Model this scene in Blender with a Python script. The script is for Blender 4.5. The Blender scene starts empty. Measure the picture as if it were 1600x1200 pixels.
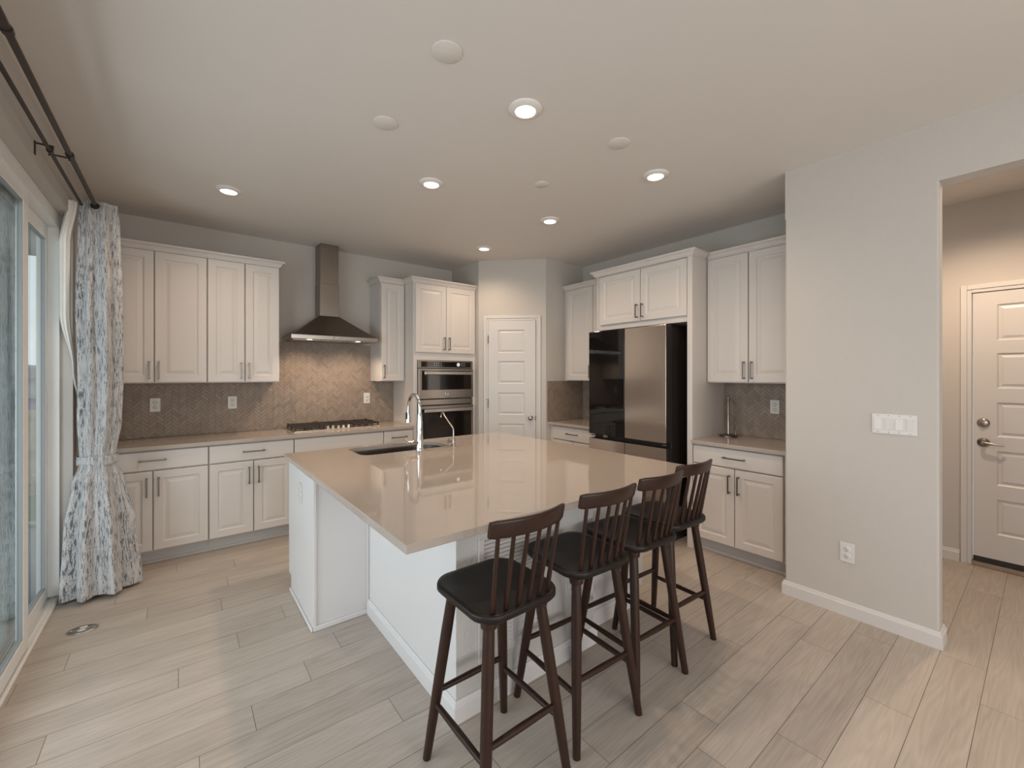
import bpy, bmesh, math, random
from math import pi, sin, cos, radians
from mathutils import Vector, Matrix

random.seed(7)
SC = bpy.context.scene
COL = SC.collection

# ------------------------------------------------------------------ camera
CAM_H, YAW, FPX = 1.4546, 0.6675, 660.2
cd = bpy.data.cameras.new('camera')
cd.sensor_width = 36.0
cd.lens = FPX * 36.0 / 1600.0
cd.shift_x = -2.75 / 1600.0
cd.shift_y = -13.63 / 1600.0
cd.clip_start = 0.02
cam = bpy.data.objects.new('camera', cd)
cam.location = (0, 0, CAM_H)
cam.rotation_euler = (pi / 2, 0, -YAW)
COL.objects.link(cam)
SC.camera = cam

# ------------------------------------------------------------------ world
w = bpy.data.worlds.new('overcast_sky')
SC.world = w
w.use_nodes = True
bg = w.node_tree.nodes['Background']
bg.inputs[0].default_value = (0.90, 0.95, 1.0, 1)
bg.inputs[1].default_value = 1.4

# ------------------------------------------------------------------ exposure
SC.view_settings.view_transform = 'Standard'
SC.view_settings.look = 'None'
SC.view_settings.exposure = 0.10
SC.view_settings.gamma = 1.0
SC.view_settings.use_curve_mapping = False
SC.cycles.max_bounces = 10
SC.cycles.diffuse_bounces = 6
SC.cycles.glossy_bounces = 5
SC.cycles.transparent_max_bounces = 12
SC.cycles.sample_clamp_indirect = 6.0
SC.cycles.caustics_reflective = False
SC.cycles.caustics_refractive = False
SC.cycles.use_denoising = True


def area_light(name, loc, rot, sx, sy, power, color):
    l = bpy.data.lights.new(name, 'AREA')
    l.shape = 'RECTANGLE'
    l.size, l.size_y = sx, sy
    l.energy = power
    l.color = color
    o = bpy.data.objects.new(name, l)
    o.location = loc
    o.rotation_euler = rot
    COL.objects.link(o)
    return o


# daylight falling through the windows of the room behind the camera and the patio door
DAY = (0.87, 0.915, 1.0)
ROOM = (1.0, 0.965, 0.92)
area_light('daylight_rear_window', (1.2, -3.62, 1.30), (-pi / 2 - 0.30, 0, pi), 2.9, 1.9, 66, ROOM)
area_light('daylight_side_window', (-1.0, -1.3, 1.3), (0, -pi / 2 - 0.1, 0), 1.9, 2.0, 34, DAY)
area_light('daylight_patio_door', (-1.60, 1.75, 1.30), (0, -pi / 2 + 0.12, 0), 1.7, 2.4, 54, DAY)
WARM = (1.0, 0.76, 0.55)
SPOT_W = 28.5

# ------------------------------------------------------------------ materials
MATS = {}


def srgb(r, g, b):
    def f(c):
        c /= 255.0
        return c / 12.92 if c <= 0.04045 else ((c + 0.055) / 1.055) ** 2.4
    return (f(r), f(g), f(b), 1)


def mat(name, color, rough=0.5, metal=0.0, bump=0.0, bscale=200.0, vary=0.0, vscale=6.0, spec=0.5, coat=0.0, emit=None, estr=0.0):
    m = bpy.data.materials.new(name)
    m.use_nodes = True
    nt = m.node_tree
    b = nt.nodes['Principled BSDF']
    b.inputs['Base Color'].default_value = color
    b.inputs['Roughness'].default_value = rough
    b.inputs['Metallic'].default_value = metal
    b.inputs['Specular IOR Level'].default_value = spec
    b.inputs['Coat Weight'].default_value = coat
    b.inputs['Coat Roughness'].default_value = 0.08
    if emit:
        b.inputs['Emission Color'].default_value = emit
        b.inputs['Emission Strength'].default_value = estr
    tc = nt.nodes.new('ShaderNodeTexCoord')
    n = nt.nodes.new('ShaderNodeTexNoise')
    n.inputs['Scale'].default_value = vscale
    n.inputs['Detail'].default_value = 4
    nt.links.new(tc.outputs['Object'], n.inputs['Vector'])
    mx = nt.nodes.new('ShaderNodeMix')
    mx.data_type = 'RGBA'
    mx.inputs['A'].default_value = [c * (1 - vary) for c in color[:3]] + [1]
    mx.inputs['B'].default_value = [min(1, c * (1 + vary)) for c in color[:3]] + [1]
    nt.links.new(n.outputs['Fac'], mx.inputs['Factor'])
    nt.links.new(mx.outputs['Result'], b.inputs['Base Color'])
    if bump:
        n2 = nt.nodes.new('ShaderNodeTexNoise')
        n2.inputs['Scale'].default_value = bscale
        n2.inputs['Detail'].default_value = 3
        nt.links.new(tc.outputs['Object'], n2.inputs['Vector'])
        bp = nt.nodes.new('ShaderNodeBump')
        bp.inputs['Strength'].default_value = bump
        bp.inputs['Distance'].default_value = 0.004
        nt.links.new(n2.outputs['Fac'], bp.inputs['Height'])
        nt.links.new(bp.outputs['Normal'], b.inputs['Normal'])
    MATS[name] = m
    return m


M = MATS
mat('wall_paint', (0.535, 0.498, 0.458, 1), 0.75, bump=0.25, bscale=110, vary=0.01)
mat('ceiling_paint', (0.71, 0.67, 0.628, 1), 0.6, bump=0.08, bscale=90, vary=0.01)
mat('trim_paint', (0.63, 0.605, 0.58, 1), 0.38, vary=0.01)
mat('cabinet_paint', (0.66, 0.615, 0.58, 1), 0.42, vary=0.01)
mat('island_paint', (0.71, 0.69, 0.685, 1), 0.42, vary=0.01)
mat('textured_drywall', (0.60, 0.58, 0.55, 1), 0.8, bump=0.9, bscale=75, vary=0.04)
mat('vinyl', (0.82, 0.82, 0.80, 1), 0.35, vary=0.01)
mat('vinyl_grey', (0.30, 0.32, 0.33, 1), 0.45, vary=0.03)
mat('steel', (0.43, 0.395, 0.36, 1), 0.27, metal=1.0, vary=0.03, vscale=3)
mat('sink_steel', (0.13, 0.115, 0.10, 1), 0.38, metal=1.0, vary=0.03, vscale=3)
mat('hood_steel', (0.25, 0.215, 0.185, 1), 0.3, metal=1.0, vary=0.03, vscale=3)
mat('steel_bright', (0.62, 0.59, 0.56, 1), 0.28, metal=1.0, vary=0.03, vscale=3)
mat('fridge_glass_beige', (0.56, 0.485, 0.425, 1), 0.16, metal=0.85, vary=0.02, vscale=2)
mat('black_glass', (0.006, 0.005, 0.005, 1), 0.04, spec=0.55, vary=0.0)
mat('oven_glass', (0.012, 0.009, 0.008, 1), 0.06, spec=0.5)
mat('black_metal', (0.022, 0.017, 0.015, 1), 0.4, vary=0.05)
mat('cast_iron', (0.028, 0.02, 0.017, 1), 0.5, vary=0.1, bump=0.2, bscale=300)
mat('nickel', (0.42, 0.38, 0.34, 1), 0.3, metal=1.0, vary=0.03)
mat('dark_nickel', (0.20, 0.17, 0.145, 1), 0.33, metal=1.0, vary=0.03)
mat('chrome', (0.70, 0.70, 0.71, 1), 0.05, metal=1.0)
mat('bronze', (0.055, 0.04, 0.032, 1), 0.42, metal=0.6, vary=0.08)
mat('white_plastic', (0.68, 0.66, 0.635, 1), 0.35, vary=0.01)
mat('dark_slot', (0.02, 0.018, 0.016, 1), 0.6)
mat('rubber', (0.03, 0.025, 0.022, 1), 0.7)
mat('espresso_wood', (0.030, 0.0125, 0.0075, 1), 0.33, vary=0.35, vscale=14, spec=0.35, coat=0.05)
mat('espresso_seat', (0.011, 0.0075, 0.006, 1), 0.42, spec=0.35, vary=0.25, vscale=14)
mat('sheer_fabric', (0.84, 0.83, 0.79, 1), 0.9, bump=0.2, bscale=400, vary=0.02)
mat('lamp_trim', (0.78, 0.74, 0.70, 1), 0.5)
mat('lamp_lens', (1, 0.95, 0.88, 1), 0.5, emit=(1.0, 0.86, 0.72, 1), estr=9.0)
mat('hood_lamp', (1, 0.95, 0.88, 1), 0.5, emit=(1.0, 0.85, 0.70, 1), estr=2.2)
mat('display_white', (0.6, 0.6, 0.6, 1), 0.5, emit=(0.8, 0.8, 0.85, 1), estr=0.35)
mat('grout', (0.33, 0.27, 0.225, 1), 0.85, vary=0.05)
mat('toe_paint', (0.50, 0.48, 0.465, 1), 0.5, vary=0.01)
mat('fence_wood', (0.66, 0.58, 0.44, 1), 0.8, vary=0.12, vscale=9)
mat('threshold_wood', (0.30, 0.225, 0.16, 1), 0.55, vary=0.15, vscale=12)
mat('patio_paint', (0.46, 0.48, 0.48, 1), 0.7, vary=0.03)
mat('patio_concrete', (0.42, 0.43, 0.44, 1), 0.85, vary=0.1, bump=0.2)
mat('yard_grass', (0.16, 0.20, 0.11, 1), 0.95, vary=0.35, vscale=30)
mat('backdrop_dark', (0.10, 0.105, 0.11, 1), 0.8, vary=0.08)
mat('far_hill', (0.20, 0.24, 0.28, 1), 0.95, vary=0.2, vscale=1.5)
mat('shed_wall', (0.34, 0.22, 0.42, 1), 0.8, vary=0.08)
mat('house_wall', (0.40, 0.42, 0.44, 1), 0.8, vary=0.08)
mat('roof_shingle', (0.13, 0.13, 0.14, 1), 0.9, vary=0.2, vscale=20)
for i, c in enumerate([(0.29, 0.232, 0.188), (0.265, 0.21, 0.17), (0.31, 0.25, 0.204), (0.24, 0.19, 0.153)]):
    mat('glazed_tile_%d' % i, c + (1,), 0.42, vary=0.08, vscale=22, spec=0.3)


def quartz():
    m = mat('quartz', (0.43, 0.375, 0.33, 1), 0.03, vary=0.04, vscale=3, spec=0.8)
    return m


quartz()


def glass():
    m = bpy.data.materials.new('window_glass')
    m.use_nodes = True
    nt = m.node_tree
    nt.nodes.clear()
    out = nt.nodes.new('ShaderNodeOutputMaterial')
    mix = nt.nodes.new('ShaderNodeMixShader')
    fr = nt.nodes.new('ShaderNodeFresnel')
    geo = nt.nodes.new('ShaderNodeNewGeometry')
    ior = nt.nodes.new('ShaderNodeMath')          # same reflectance on both faces of the thin pane
    ior.operation = 'MULTIPLY_ADD'
    ior.inputs[1].default_value = 1 / 1.5 - 1.5
    ior.inputs[2].default_value = 1.5
    nt.links.new(geo.outputs['Backfacing'], ior.inputs[0])
    nt.links.new(ior.outputs[0], fr.inputs['IOR'])
    tr = nt.nodes.new('ShaderNodeBsdfTransparent')
    tr.inputs['Color'].default_value = (0.93, 0.96, 0.95, 1)
    gl = nt.nodes.new('ShaderNodeBsdfGlossy')
    gl.inputs['Roughness'].default_value = 0.0
    gl.inputs['Color'].default_value = (0.72, 0.75, 0.76, 1)
    nt.links.new(fr.outputs[0], mix.inputs[0])
    nt.links.new(tr.outputs[0], mix.inputs[1])
    nt.links.new(gl.outputs[0], mix.inputs[2])
    nt.links.new(mix.outputs[0], out.inputs[0])
    MATS['window_glass'] = m


glass()


def floor_mat(name):
    m = bpy.data.materials.new(name)
    m.use_nodes = True
    nt = m.node_tree
    L = nt.links.new
    b = nt.nodes['Principled BSDF']
    tc = nt.nodes.new('ShaderNodeTexCoord')
    at = nt.nodes.new('ShaderNodeAttribute')
    at.attribute_name = 'plank'
    sep = nt.nodes.new('ShaderNodeSeparateXYZ')
    L(tc.outputs['Object'], sep.inputs[0])
    k = nt.nodes.new('ShaderNodeMath')
    k.operation = 'MULTIPLY'
    k.inputs[1].default_value = 37.0
    L(at.outputs['Fac'], k.inputs[0])
    comb = nt.nodes.new('ShaderNodeCombineXYZ')
    L(sep.outputs['X'], comb.inputs['X'])
    L(sep.outputs['Y'], comb.inputs['Y'])
    L(k.outputs[0], comb.inputs['Z'])
    mp = nt.nodes.new('ShaderNodeMapping')
    mp.inputs['Scale'].default_value = (0.95, 10.5, 1.0)
    L(comb.outputs[0], mp.inputs['Vector'])
    # broad cathedral grain: a smooth field cut into bands
    n1 = nt.nodes.new('ShaderNodeTexNoise')
    n1.inputs['Scale'].default_value = 0.75
    n1.inputs['Detail'].default_value = 2.5
    n1.inputs['Roughness'].default_value = 0.5
    L(mp.outputs[0], n1.inputs['Vector'])
    ml = nt.nodes.new('ShaderNodeMath')
    ml.operation = 'MULTIPLY'
    ml.inputs[1].default_value = 95.0
    L(n1.outputs['Fac'], ml.inputs[0])
    sn = nt.nodes.new('ShaderNodeMath')
    sn.operation = 'SINE'
    L(ml.outputs[0], sn.inputs[0])
    # fine pores
    mp2 = nt.nodes.new('ShaderNodeMapping')
    mp2.inputs['Scale'].default_value = (5.0, 150.0, 1.0)
    L(comb.outputs[0], mp2.inputs['Vector'])
    n2 = nt.nodes.new('ShaderNodeTexNoise')
    n2.inputs['Scale'].default_value = 1.0
    n2.inputs['Detail'].default_value = 3
    L(mp2.outputs[0], n2.inputs['Vector'])
    # blotches
    n3 = nt.nodes.new('ShaderNodeTexNoise')
    n3.inputs['Scale'].default_value = 1.4
    n3.inputs['Detail'].default_value = 3
    mp3 = nt.nodes.new('ShaderNodeMapping')
    mp3.inputs['Scale'].default_value = (1.2, 4.0, 1.0)
    L(comb.outputs[0], mp3.inputs['Vector'])
    L(mp3.outputs[0], n3.inputs['Vector'])

    def ma(op, a, bb):
        q = nt.nodes.new('ShaderNodeMath')
        q.operation = op
        for i, v in enumerate((a, bb)):
            if isinstance(v, (int, float)):
                q.inputs[i].default_value = v
            else:
                L(v, q.inputs[i])
        return q.outputs[0]
    f = ma('MULTIPLY', sn.outputs[0], 0.075)
    f = ma('ADD', f, ma('MULTIPLY', ma('SUBTRACT', n2.outputs['Fac'], 0.5), 0.5))
    f = ma('ADD', f, ma('MULTIPLY', ma('SUBTRACT', n3.outputs['Fac'], 0.5), 0.55))
    f = ma('ADD', f, ma('MULTIPLY', ma('SUBTRACT', at.outputs['Fac'], 0.5), 0.22))
    f = ma('ADD', f, 0.5)
    cr = nt.nodes.new('ShaderNodeValToRGB')
    cr.color_ramp.elements[0].position = 0.0
    cr.color_ramp.elements[0].color = (0.30, 0.252, 0.212, 1)
    cr.color_ramp.elements[1].position = 1.0
    cr.color_ramp.elements[1].color = (0.585, 0.515, 0.455, 1)
    e = cr.color_ramp.elements.new(0.5)
    e.color = (0.45, 0.39, 0.335, 1)
    L(f, cr.inputs[0])
    L(cr.outputs[0], b.inputs['Base Color'])
    b.inputs['Roughness'].default_value = 0.42
    b.inputs['Specular IOR Level'].default_value = 0.4
    bp = nt.nodes.new('ShaderNodeBump')
    bp.inputs['Strength'].default_value = 0.12
    bp.inputs['Distance'].default_value = 0.002
    L(n2.outputs['Fac'], bp.inputs['Height'])
    L(bp.outputs[0], b.inputs['Normal'])
    MATS[name] = m


floor_mat('oak_plank')
mat('plank_gap', (0.13, 0.10, 0.08, 1), 0.8)


def curtain_mat():
    m = bpy.data.materials.new('print_fabric')
    m.use_nodes = True
    nt = m.node_tree
    L = nt.links.new
    b = nt.nodes['Principled BSDF']
    uv = nt.nodes.new('ShaderNodeUVMap')
    uv.uv_map = 'cloth'
    facs = []
    for sc_, det, lo, hi in (((130, 17, 1), 2, 0.50, 0.60), ((34, 5.0, 1), 3, 0.30, 0.58), ((260, 60, 1), 2, 0.42, 0.60)):
        mp = nt.nodes.new('ShaderNodeMapping')
        mp.inputs['Scale'].default_value = sc_
        L(uv.outputs[0], mp.inputs[0])
        n = nt.nodes.new('ShaderNodeTexNoise')
        n.inputs['Scale'].default_value = 1.0
        n.inputs['Detail'].default_value = det
        L(mp.outputs[0], n.inputs['Vector'])
        mr = nt.nodes.new('ShaderNodeMapRange')
        mr.inputs['From Min'].default_value = lo
        mr.inputs['From Max'].default_value = hi
        L(n.outputs['Fac'], mr.inputs['Value'])
        facs.append(mr.outputs[0])
    m1 = nt.nodes.new('ShaderNodeMath')
    m1.operation = 'MULTIPLY'
    L(facs[0], m1.inputs[0])
    L(facs[1], m1.inputs[1])
    a = nt.nodes.new('ShaderNodeMath')
    a.operation = 'MULTIPLY'
    L(facs[1], a.inputs[0])
    L(facs[2], a.inputs[1])
    a2 = nt.nodes.new('ShaderNodeMath')
    a2.operation = 'MULTIPLY_ADD'
    a2.inputs[1].default_value = 0.55
    L(a.outputs[0], a2.inputs[0])
    L(m1.outputs[0], a2.inputs[2])
    a2.use_clamp = True
    mx = nt.nodes.new('ShaderNodeMix')
    mx.data_type = 'RGBA'
    mx.inputs['A'].default_value = (0.56, 0.56, 0.555, 1)
    mx.inputs['B'].default_value = (0.115, 0.118, 0.135, 1)
    L(a2.outputs[0], mx.inputs['Factor'])
    L(mx.outputs['Result'], b.inputs['Base Color'])
    b.inputs['Roughness'].default_value = 0.75
    b.inputs['Sheen Weight'].default_value = 0.3
    MATS['print_fabric'] = m


curtain_mat()

# ------------------------------------------------------------------ mesh builder


class MB:
    def __init__(s):
        s.v, s.f, s.mi, s.sm, s.mats = [], [], [], [], []

    def _m(s, m):
        if m not in s.mats:
            s.mats.append(m)
        return s.mats.index(m)

    def add(s, verts, faces, m, smooth=False):
        o = len(s.v)
        s.v += [tuple(v) for v in verts]
        k = s._m(m)
        for f in faces:
            s.f.append(tuple(i + o for i in f))
            s.mi.append(k)
            s.sm.append(smooth)
        return s

    def box(s, x0, x1, y0, y1, z0, z1, m, bev=0.0):
        if x0 > x1: x0, x1 = x1, x0
        if y0 > y1: y0, y1 = y1, y0
        if z0 > z1: z0, z1 = z1, z0
        if bev <= 0:
            vs = [(x, y, z) for z in (z0, z1) for y in (y0, y1) for x in (x0, x1)]
            return s.add(vs, [(0, 2, 3, 1), (4, 5, 7, 6), (0, 1, 5, 4), (2, 6, 7, 3), (0, 4, 6, 2), (1, 3, 7, 5)], m)
        bm = bmesh.new()
        bmesh.ops.create_cube(bm, size=1)
        for v in bm.verts:
            v.co = Vector(((x0 + x1) / 2 + v.co.x * (x1 - x0), (y0 + y1) / 2 + v.co.y * (y1 - y0), (z0 + z1) / 2 + v.co.z * (z1 - z0)))
        bev = min(bev, 0.45 * min(x1 - x0, y1 - y0, z1 - z0))
        bmesh.ops.bevel(bm, geom=list(bm.edges), offset=bev, segments=2, profile=0.5, affect='EDGES')
        return s.bm(bm, m)

    def bm(s, bm, m, smooth=False):
        bm.verts.ensure_lookup_table()
        bm.verts.index_update()
        s.add([v.co[:] for v in bm.verts], [[v.index for v in f.verts] for f in bm.faces], m, smooth)
        bm.free()
        return s

    def prism(s, poly, axis, a, b, m):
        """extrude a 2D polygon (counter-clockwise) along an axis from a to b"""
        n = len(poly)

        def P(p, t):
            return {'x': (t, p[0], p[1]), 'y': (p[0], t, p[1]), 'z': (p[0], p[1], t)}[axis]
        vs = [P(p, a) for p in poly] + [P(p, b) for p in poly]
        fs = [tuple(range(n))[::-1], tuple(range(n, 2 * n))]
        fs += [(i, (i + 1) % n, n + (i + 1) % n, n + i) for i in range(n)]
        return s.add(vs, fs, m)

    def tube(s, pts, r, m, n=12, cap=True, up=None):
        pts = [Vector(p) for p in pts]
        if not hasattr(r, '__len__'):
            r = [r] * len(pts)
        vs, fs = [], []
        t0 = (pts[1] - pts[0]).normalized()
        u = t0.orthogonal().normalized()
        for i, p in enumerate(pts):
            if i == 0:
                t = t0
            elif i == len(pts) - 1:
                t = (pts[i] - pts[i - 1]).normalized()
            else:
                t = ((pts[i + 1] - pts[i]).normalized() + (pts[i] - pts[i - 1]).normalized()).normalized()
            u = (u - t * u.dot(t)).normalized()
            v = t.cross(u)
            for k in range(n):
                a = 2 * pi * k / n
                vs.append(p + (u * cos(a) + v * sin(a)) * r[i])
        for i in range(len(pts) - 1):
            for k in range(n):
                k2 = (k + 1) % n
                fs.append((i * n + k, i * n + k2, (i + 1) * n + k2, (i + 1) * n + k))
        s.add(vs, fs, m, True)
        if cap:
            o = len(pts) * n - n
            s.add(vs[:n], [tuple(range(n))[::-1]], m)
            s.add(vs[o:], [tuple(range(n))], m)
        return s

    def lathe(s, prof, m, c=(0, 0, 0), n=32, axis='z'):
        """prof: list of (radius, height)"""
        vs, fs = [], []
        for r, h in prof:
            for k in range(n):
                a = 2 * pi * k / n
                p = (r * cos(a), r * sin(a), h)
                if axis == 'y':
                    p = (p[0], -p[2], p[1])
                elif axis == 'x':
                    p = (-p[2], p[0], p[1])
                vs.append((p[0] + c[0], p[1] + c[1], p[2] + c[2]))
        for i in range(len(prof) - 1):
            for k in range(n):
                k2 = (k + 1) % n
                fs.append((i * n + k, i * n + k2, (i + 1) * n + k2, (i + 1) * n + k))
        s.add(vs, fs, m, True)
        if prof[0][0] > 1e-5:
            s.add(vs[:n], [tuple(range(n))[::-1]], m)
        if prof[-1][0] > 1e-5:
            s.add(vs[-n:], [tuple(range(n))], m)
        return s

    def rings(s, rects, m, close=True):
        """rects: list of 4-point rings joined in sequence, last one filled"""
        vs, fs = [], []
        for r in rects:
            vs += r
        for i in range(len(rects) - 1):
            for k in range(4):
                k2 = (k + 1) % 4
                fs.append((i * 4 + k, i * 4 + k2, i * 4 + 4 + k2, i * 4 + 4 + k))
        if close:
            o = 4 * len(rects) - 4
            fs.append((o, o + 1, o + 2, o + 3))
        return s.add(vs, fs, m)

    def build(s, name, parent=None, auto=True):
        me = bpy.data.meshes.new(name)
        me.from_pydata(s.v, [], s.f)
        for m in s.mats:
            me.materials.append(MATS[m])
        me.polygons.foreach_set('material_index', s.mi)
        me.polygons.foreach_set('use_smooth', s.sm)
        bm = bmesh.new()
        bm.from_mesh(me)
        bmesh.ops.recalc_face_normals(bm, faces=list(bm.faces))
        bm.to_mesh(me)
        bm.free()
        me.update()
        o = bpy.data.objects.new(name, me)
        COL.objects.link(o)
        if parent:
            o.parent = parent
        return o


def tag(o, label=None, cat=None, group=None, kind=None):
    if label: o['label'] = label
    if cat: o['category'] = cat
    if group: o['group'] = group
    if kind: o['kind'] = kind
    return o


def thing(name, label, cat, loc=(0, 0, 0), rz=0.0, group=None, kind=None):
    o = bpy.data.objects.new(name, None)
    o.empty_display_size = 0.05
    COL.objects.link(o)
    o.location = loc
    o.rotation_euler = (0, 0, rz)
    return tag(o, label, cat, group, kind)


def copy_tree(o, parent=None):
    c = o.copy()
    COL.objects.link(c)
    c.parent = parent
    for ch in list(o.children):
        copy_tree(ch, c)
    return c


def struct(name, mb, label, cat='structure', parent=None):
    o = mb.build(name, parent)
    return tag(o, label, cat, kind='structure')


RIGHT = -pi / 2      # local -y faces the room from the fridge wall, local +x runs towards the camera

# ------------------------------------------------------------------ key dimensions
C, YB, XL = 2.808, 4.808, -0.56
XPL, YP1, XP2, YPR, XR = 2.768, 4.184, 3.331, 3.622, 3.958
XW, YW, YO, ZO, XJ = 3.171, 1.0945, 0.3644, 2.4915, 3.283
ZC = 0.914
YREAR = -3.5
XH = 4.79
T = 0.12

# ------------------------------------------------------------------ floor


def build_floor():
    mb = MB()
    x0, x1, y0, y1 = -0.70, 4.95, YREAR, YB + 0.1
    mb.box(x0, x1, y0, y1, -0.06, -0.0012, 'plank_gap')
    P, L, ph = 0.1655, 1.10, 0.357
    known = {-1: 3.115, 0: 2.438, 1: 3.005, 2: 2.685, 3: 2.855, 4: 1.262, 5: 2.03, 8: .735, 9: .055, 10: .244, 11: .49, 12: .675, 13: -.009,
             14: .247, 15: .495, 16: -.453, 17: .203, 18: -.161, 19: .26, 20: -.33, 21: .326, 22: -.024}
    vals = []
    nb = len(mb.f)
    g = 0.0009
    for r in range(-24, 29):
        ya, yb = ph + r * P, ph + (r + 1) * P
        ya, yb = max(ya, y0), min(yb, y1)
        if yb - ya < 0.01:
            continue
        xs = known.get(r, random.uniform(0, L))
        xs -= math.ceil((xs - x0) / L) * L
        while xs < x1:
            a, b = max(xs, x0), min(xs + L, x1)
            if b - a > 0.005:
                mb.add([(a + g, ya + g, 0), (b - g, ya + g, 0), (b - g, yb - g, 0), (a + g, yb - g, 0)], [(0, 1, 2, 3)], 'oak_plank')
                vals.append(random.random())
            xs += L
    o = mb.build('floor')
    at = o.data.attributes.new('plank', 'FLOAT', 'FACE')
    at.data.foreach_set('value', [0.5] * nb + vals)
    return tag(o, 'light oak plank floor running through the kitchen', 'floor', kind='structure')


build_floor()

# ------------------------------------------------------------------ walls and ceiling
struct('ceiling', MB().box(XL - T - .1, XH + T, YREAR - T, YB + T, C, C + 0.1, 'ceiling_paint'), 'plain off-white kitchen ceiling', 'ceiling')
struct('wall_back', MB().box(XL - T, XPL, YB, YB + T, 0, C, 'wall_paint'), 'wall behind the cooktop and range hood', 'wall')
# left wall: patio door opening, side window opening
DZ, DY0, DY1 = 2.494, 0.60, 4.0  # door opening widened beyond the view to soften the daylight edge
mb = MB()
mb.box(XL - T, XL, DY1, YB, 0, C, 'wall_paint')
mb.box(XL - T, XL, DY0, DY1, DZ, C, 'wall_paint')
mb.box(XL - T, XL, -0.3, DY0, 0, C, 'wall_paint')
mb.box(XL - T, XL, -2.3, -0.3, 0, 0.5, 'wall_paint')
mb.box(XL - T, XL, -2.3, -0.3, 2.4, C, 'wall_paint')
mb.box(XL - T, XL, YREAR, -2.3, 0, C, 'wall_paint')
struct('wall_left', mb, 'left wall above and beside the patio door', 'wall')
# rear wall behind the camera
mb = MB()
mb.box(XL - T, -0.25, YREAR - T, YREAR, 0, C, 'wall_paint')
mb.box(2.65, XH + T, YREAR - T, YREAR, 0, C, 'wall_paint')
mb.box(-0.25, 2.65, YREAR - T, YREAR, 0, 0.5, 'wall_paint')
mb.box(-0.25, 2.65, YREAR - T, YREAR, 2.4, C, 'wall_paint')
struct('wall_rear', mb, 'rear wall of the room with a wide window', 'wall')
# pantry corner
mb = MB()
mb.prism([(XPL, YB + T), (XPL, YP1), (XP2, YPR), (XR + T, YPR), (XR + T, YPR + .1), (XP2 + .0414, YPR + .1), (XPL + .1, YP1 + .0414), (XPL + .1, YB + T)], 'z', 0, C, 'wall_paint')
struct('wall_pantry', mb, 'angled corner wall around the pantry door', 'wall')
struct('wall_right', MB().box(XR, XR + T, YW - .12, YPR, 0, C, 'wall_paint'), 'wall behind the refrigerator', 'wall')


def rounded_box_z(mb, x0, x1, y0, y1, z0, z1, r, m, corners):
    """vertical box with rounded vertical corners; corners: set of (sx, sy)"""
    poly = []
    for (cx, cy, sx, sy, a0) in ((x0, y0, -1, -1, pi), (x1, y0, 1, -1, 1.5 * pi), (x1, y1, 1, 1, 0), (x0, y1, -1, 1, .5 * pi)):
        if (sx, sy) in corners:
            for k in range(6):
                a = a0 + k * pi / 10
                poly.append((cx - sx * r + r * cos(a), cy - sy * r + r * sin(a)))
        else:
            poly.append((cx, cy))
    mb.prism(poly, 'z', z0, z1, m)


mb = MB()
rounded_box_z(mb, XW, XJ, YO, YW, 0, ZO, 0.010, 'wall_paint', {(-1, -1), (-1, 1), (1, -1)})
mb.box(XW, XJ, YO, YW, ZO, C, 'wall_paint')
struct('wall_near', mb, 'short wall with the light switches beside the hall opening', 'wall')
mb = MB()
mb.box(XW, XJ, -1.0, YO, ZO, C, 'wall_paint')
mb.box(XW, XJ, YREAR, -1.0, 0, C, 'wall_paint')
struct('wall_header', mb, 'wall above the hall opening', 'wall')
struct('wall_partition', MB().box(XJ, XH, 0.975, YW, 0, C, 'wall_paint'), 'wall between hall and cabinets', 'wall')
mb = MB()
HY0, HY1, HZ = -0.545, 0.372, 2.088
mb.box(XH, XH + T, HY1, YW, 0, C, 'wall_paint')
mb.box(XH, XH + T, HY0, HY1, HZ, C, 'wall_paint')
mb.box(XH, XH + T, YREAR, HY0, 0, C, 'wall_paint')
struct('wall_hall', mb, 'hall wall around the entry door', 'wall')


def baseboard(name, pts, label, h=0.09, t=0.015, m='trim_paint'):
    """profiled baseboard along a polyline of floor points; room lies to the right of travel"""
    prof = [(0, 0), (t, 0), (t, h - .022), (t * .75, h - .018), (t * .6, h - .008), (t * .3, h), (0, h)]
    mb = MB()
    n = len(pts)
    P = [Vector((p[0], p[1])) for p in pts]
    rows = []
    for i in range(n):
        if i == 0:
            dd = (P[1] - P[0]).normalized()
            nn = Vector((dd.y, -dd.x))
        elif i == n - 1:
            dd = (P[i] - P[i - 1]).normalized()
            nn = Vector((dd.y, -dd.x))
        else:
            d1, d2 = (P[i] - P[i - 1]).normalized(), (P[i + 1] - P[i]).normalized()
            n1, n2 = Vector((d1.y, -d1.x)), Vector((d2.y, -d2.x))
            nn = (n1 + n2)
            nn = nn / max(0.2, nn.dot(n1))
        rows.append([(P[i].x + nn.x * a, P[i].y + nn.y * a, b) for a, b in prof])
    k = len(prof)
    vs = [v for r in rows for v in r]
    fs = []
    for i in range(n - 1):
        for j in range(k):
            j2 = (j + 1) % k
            fs.append((i * k + j, i * k + j2, (i + 1) * k + j2, (i + 1) * k + j))
    fs.append(tuple(range(k)))
    fs.append(tuple(range((n - 1) * k, n * k)))
    mb.add(vs, fs, m)
    return mb


e = 0.0005
struct('baseboard_near', baseboard('', [(XW + .07, YW + e), (XW - e, YW + e), (XW - e, YO - e), (XJ + e, YO - e), (XJ + e, YO + .3)], '')
       , 'white baseboard wrapping the short switch wall', 'baseboard')
struct('baseboard_hall', baseboard('', [(XH - e, 0.97), (XH - e, 0.436)], ''), 'white baseboard left of the hall entry door', 'baseboard')

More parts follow.
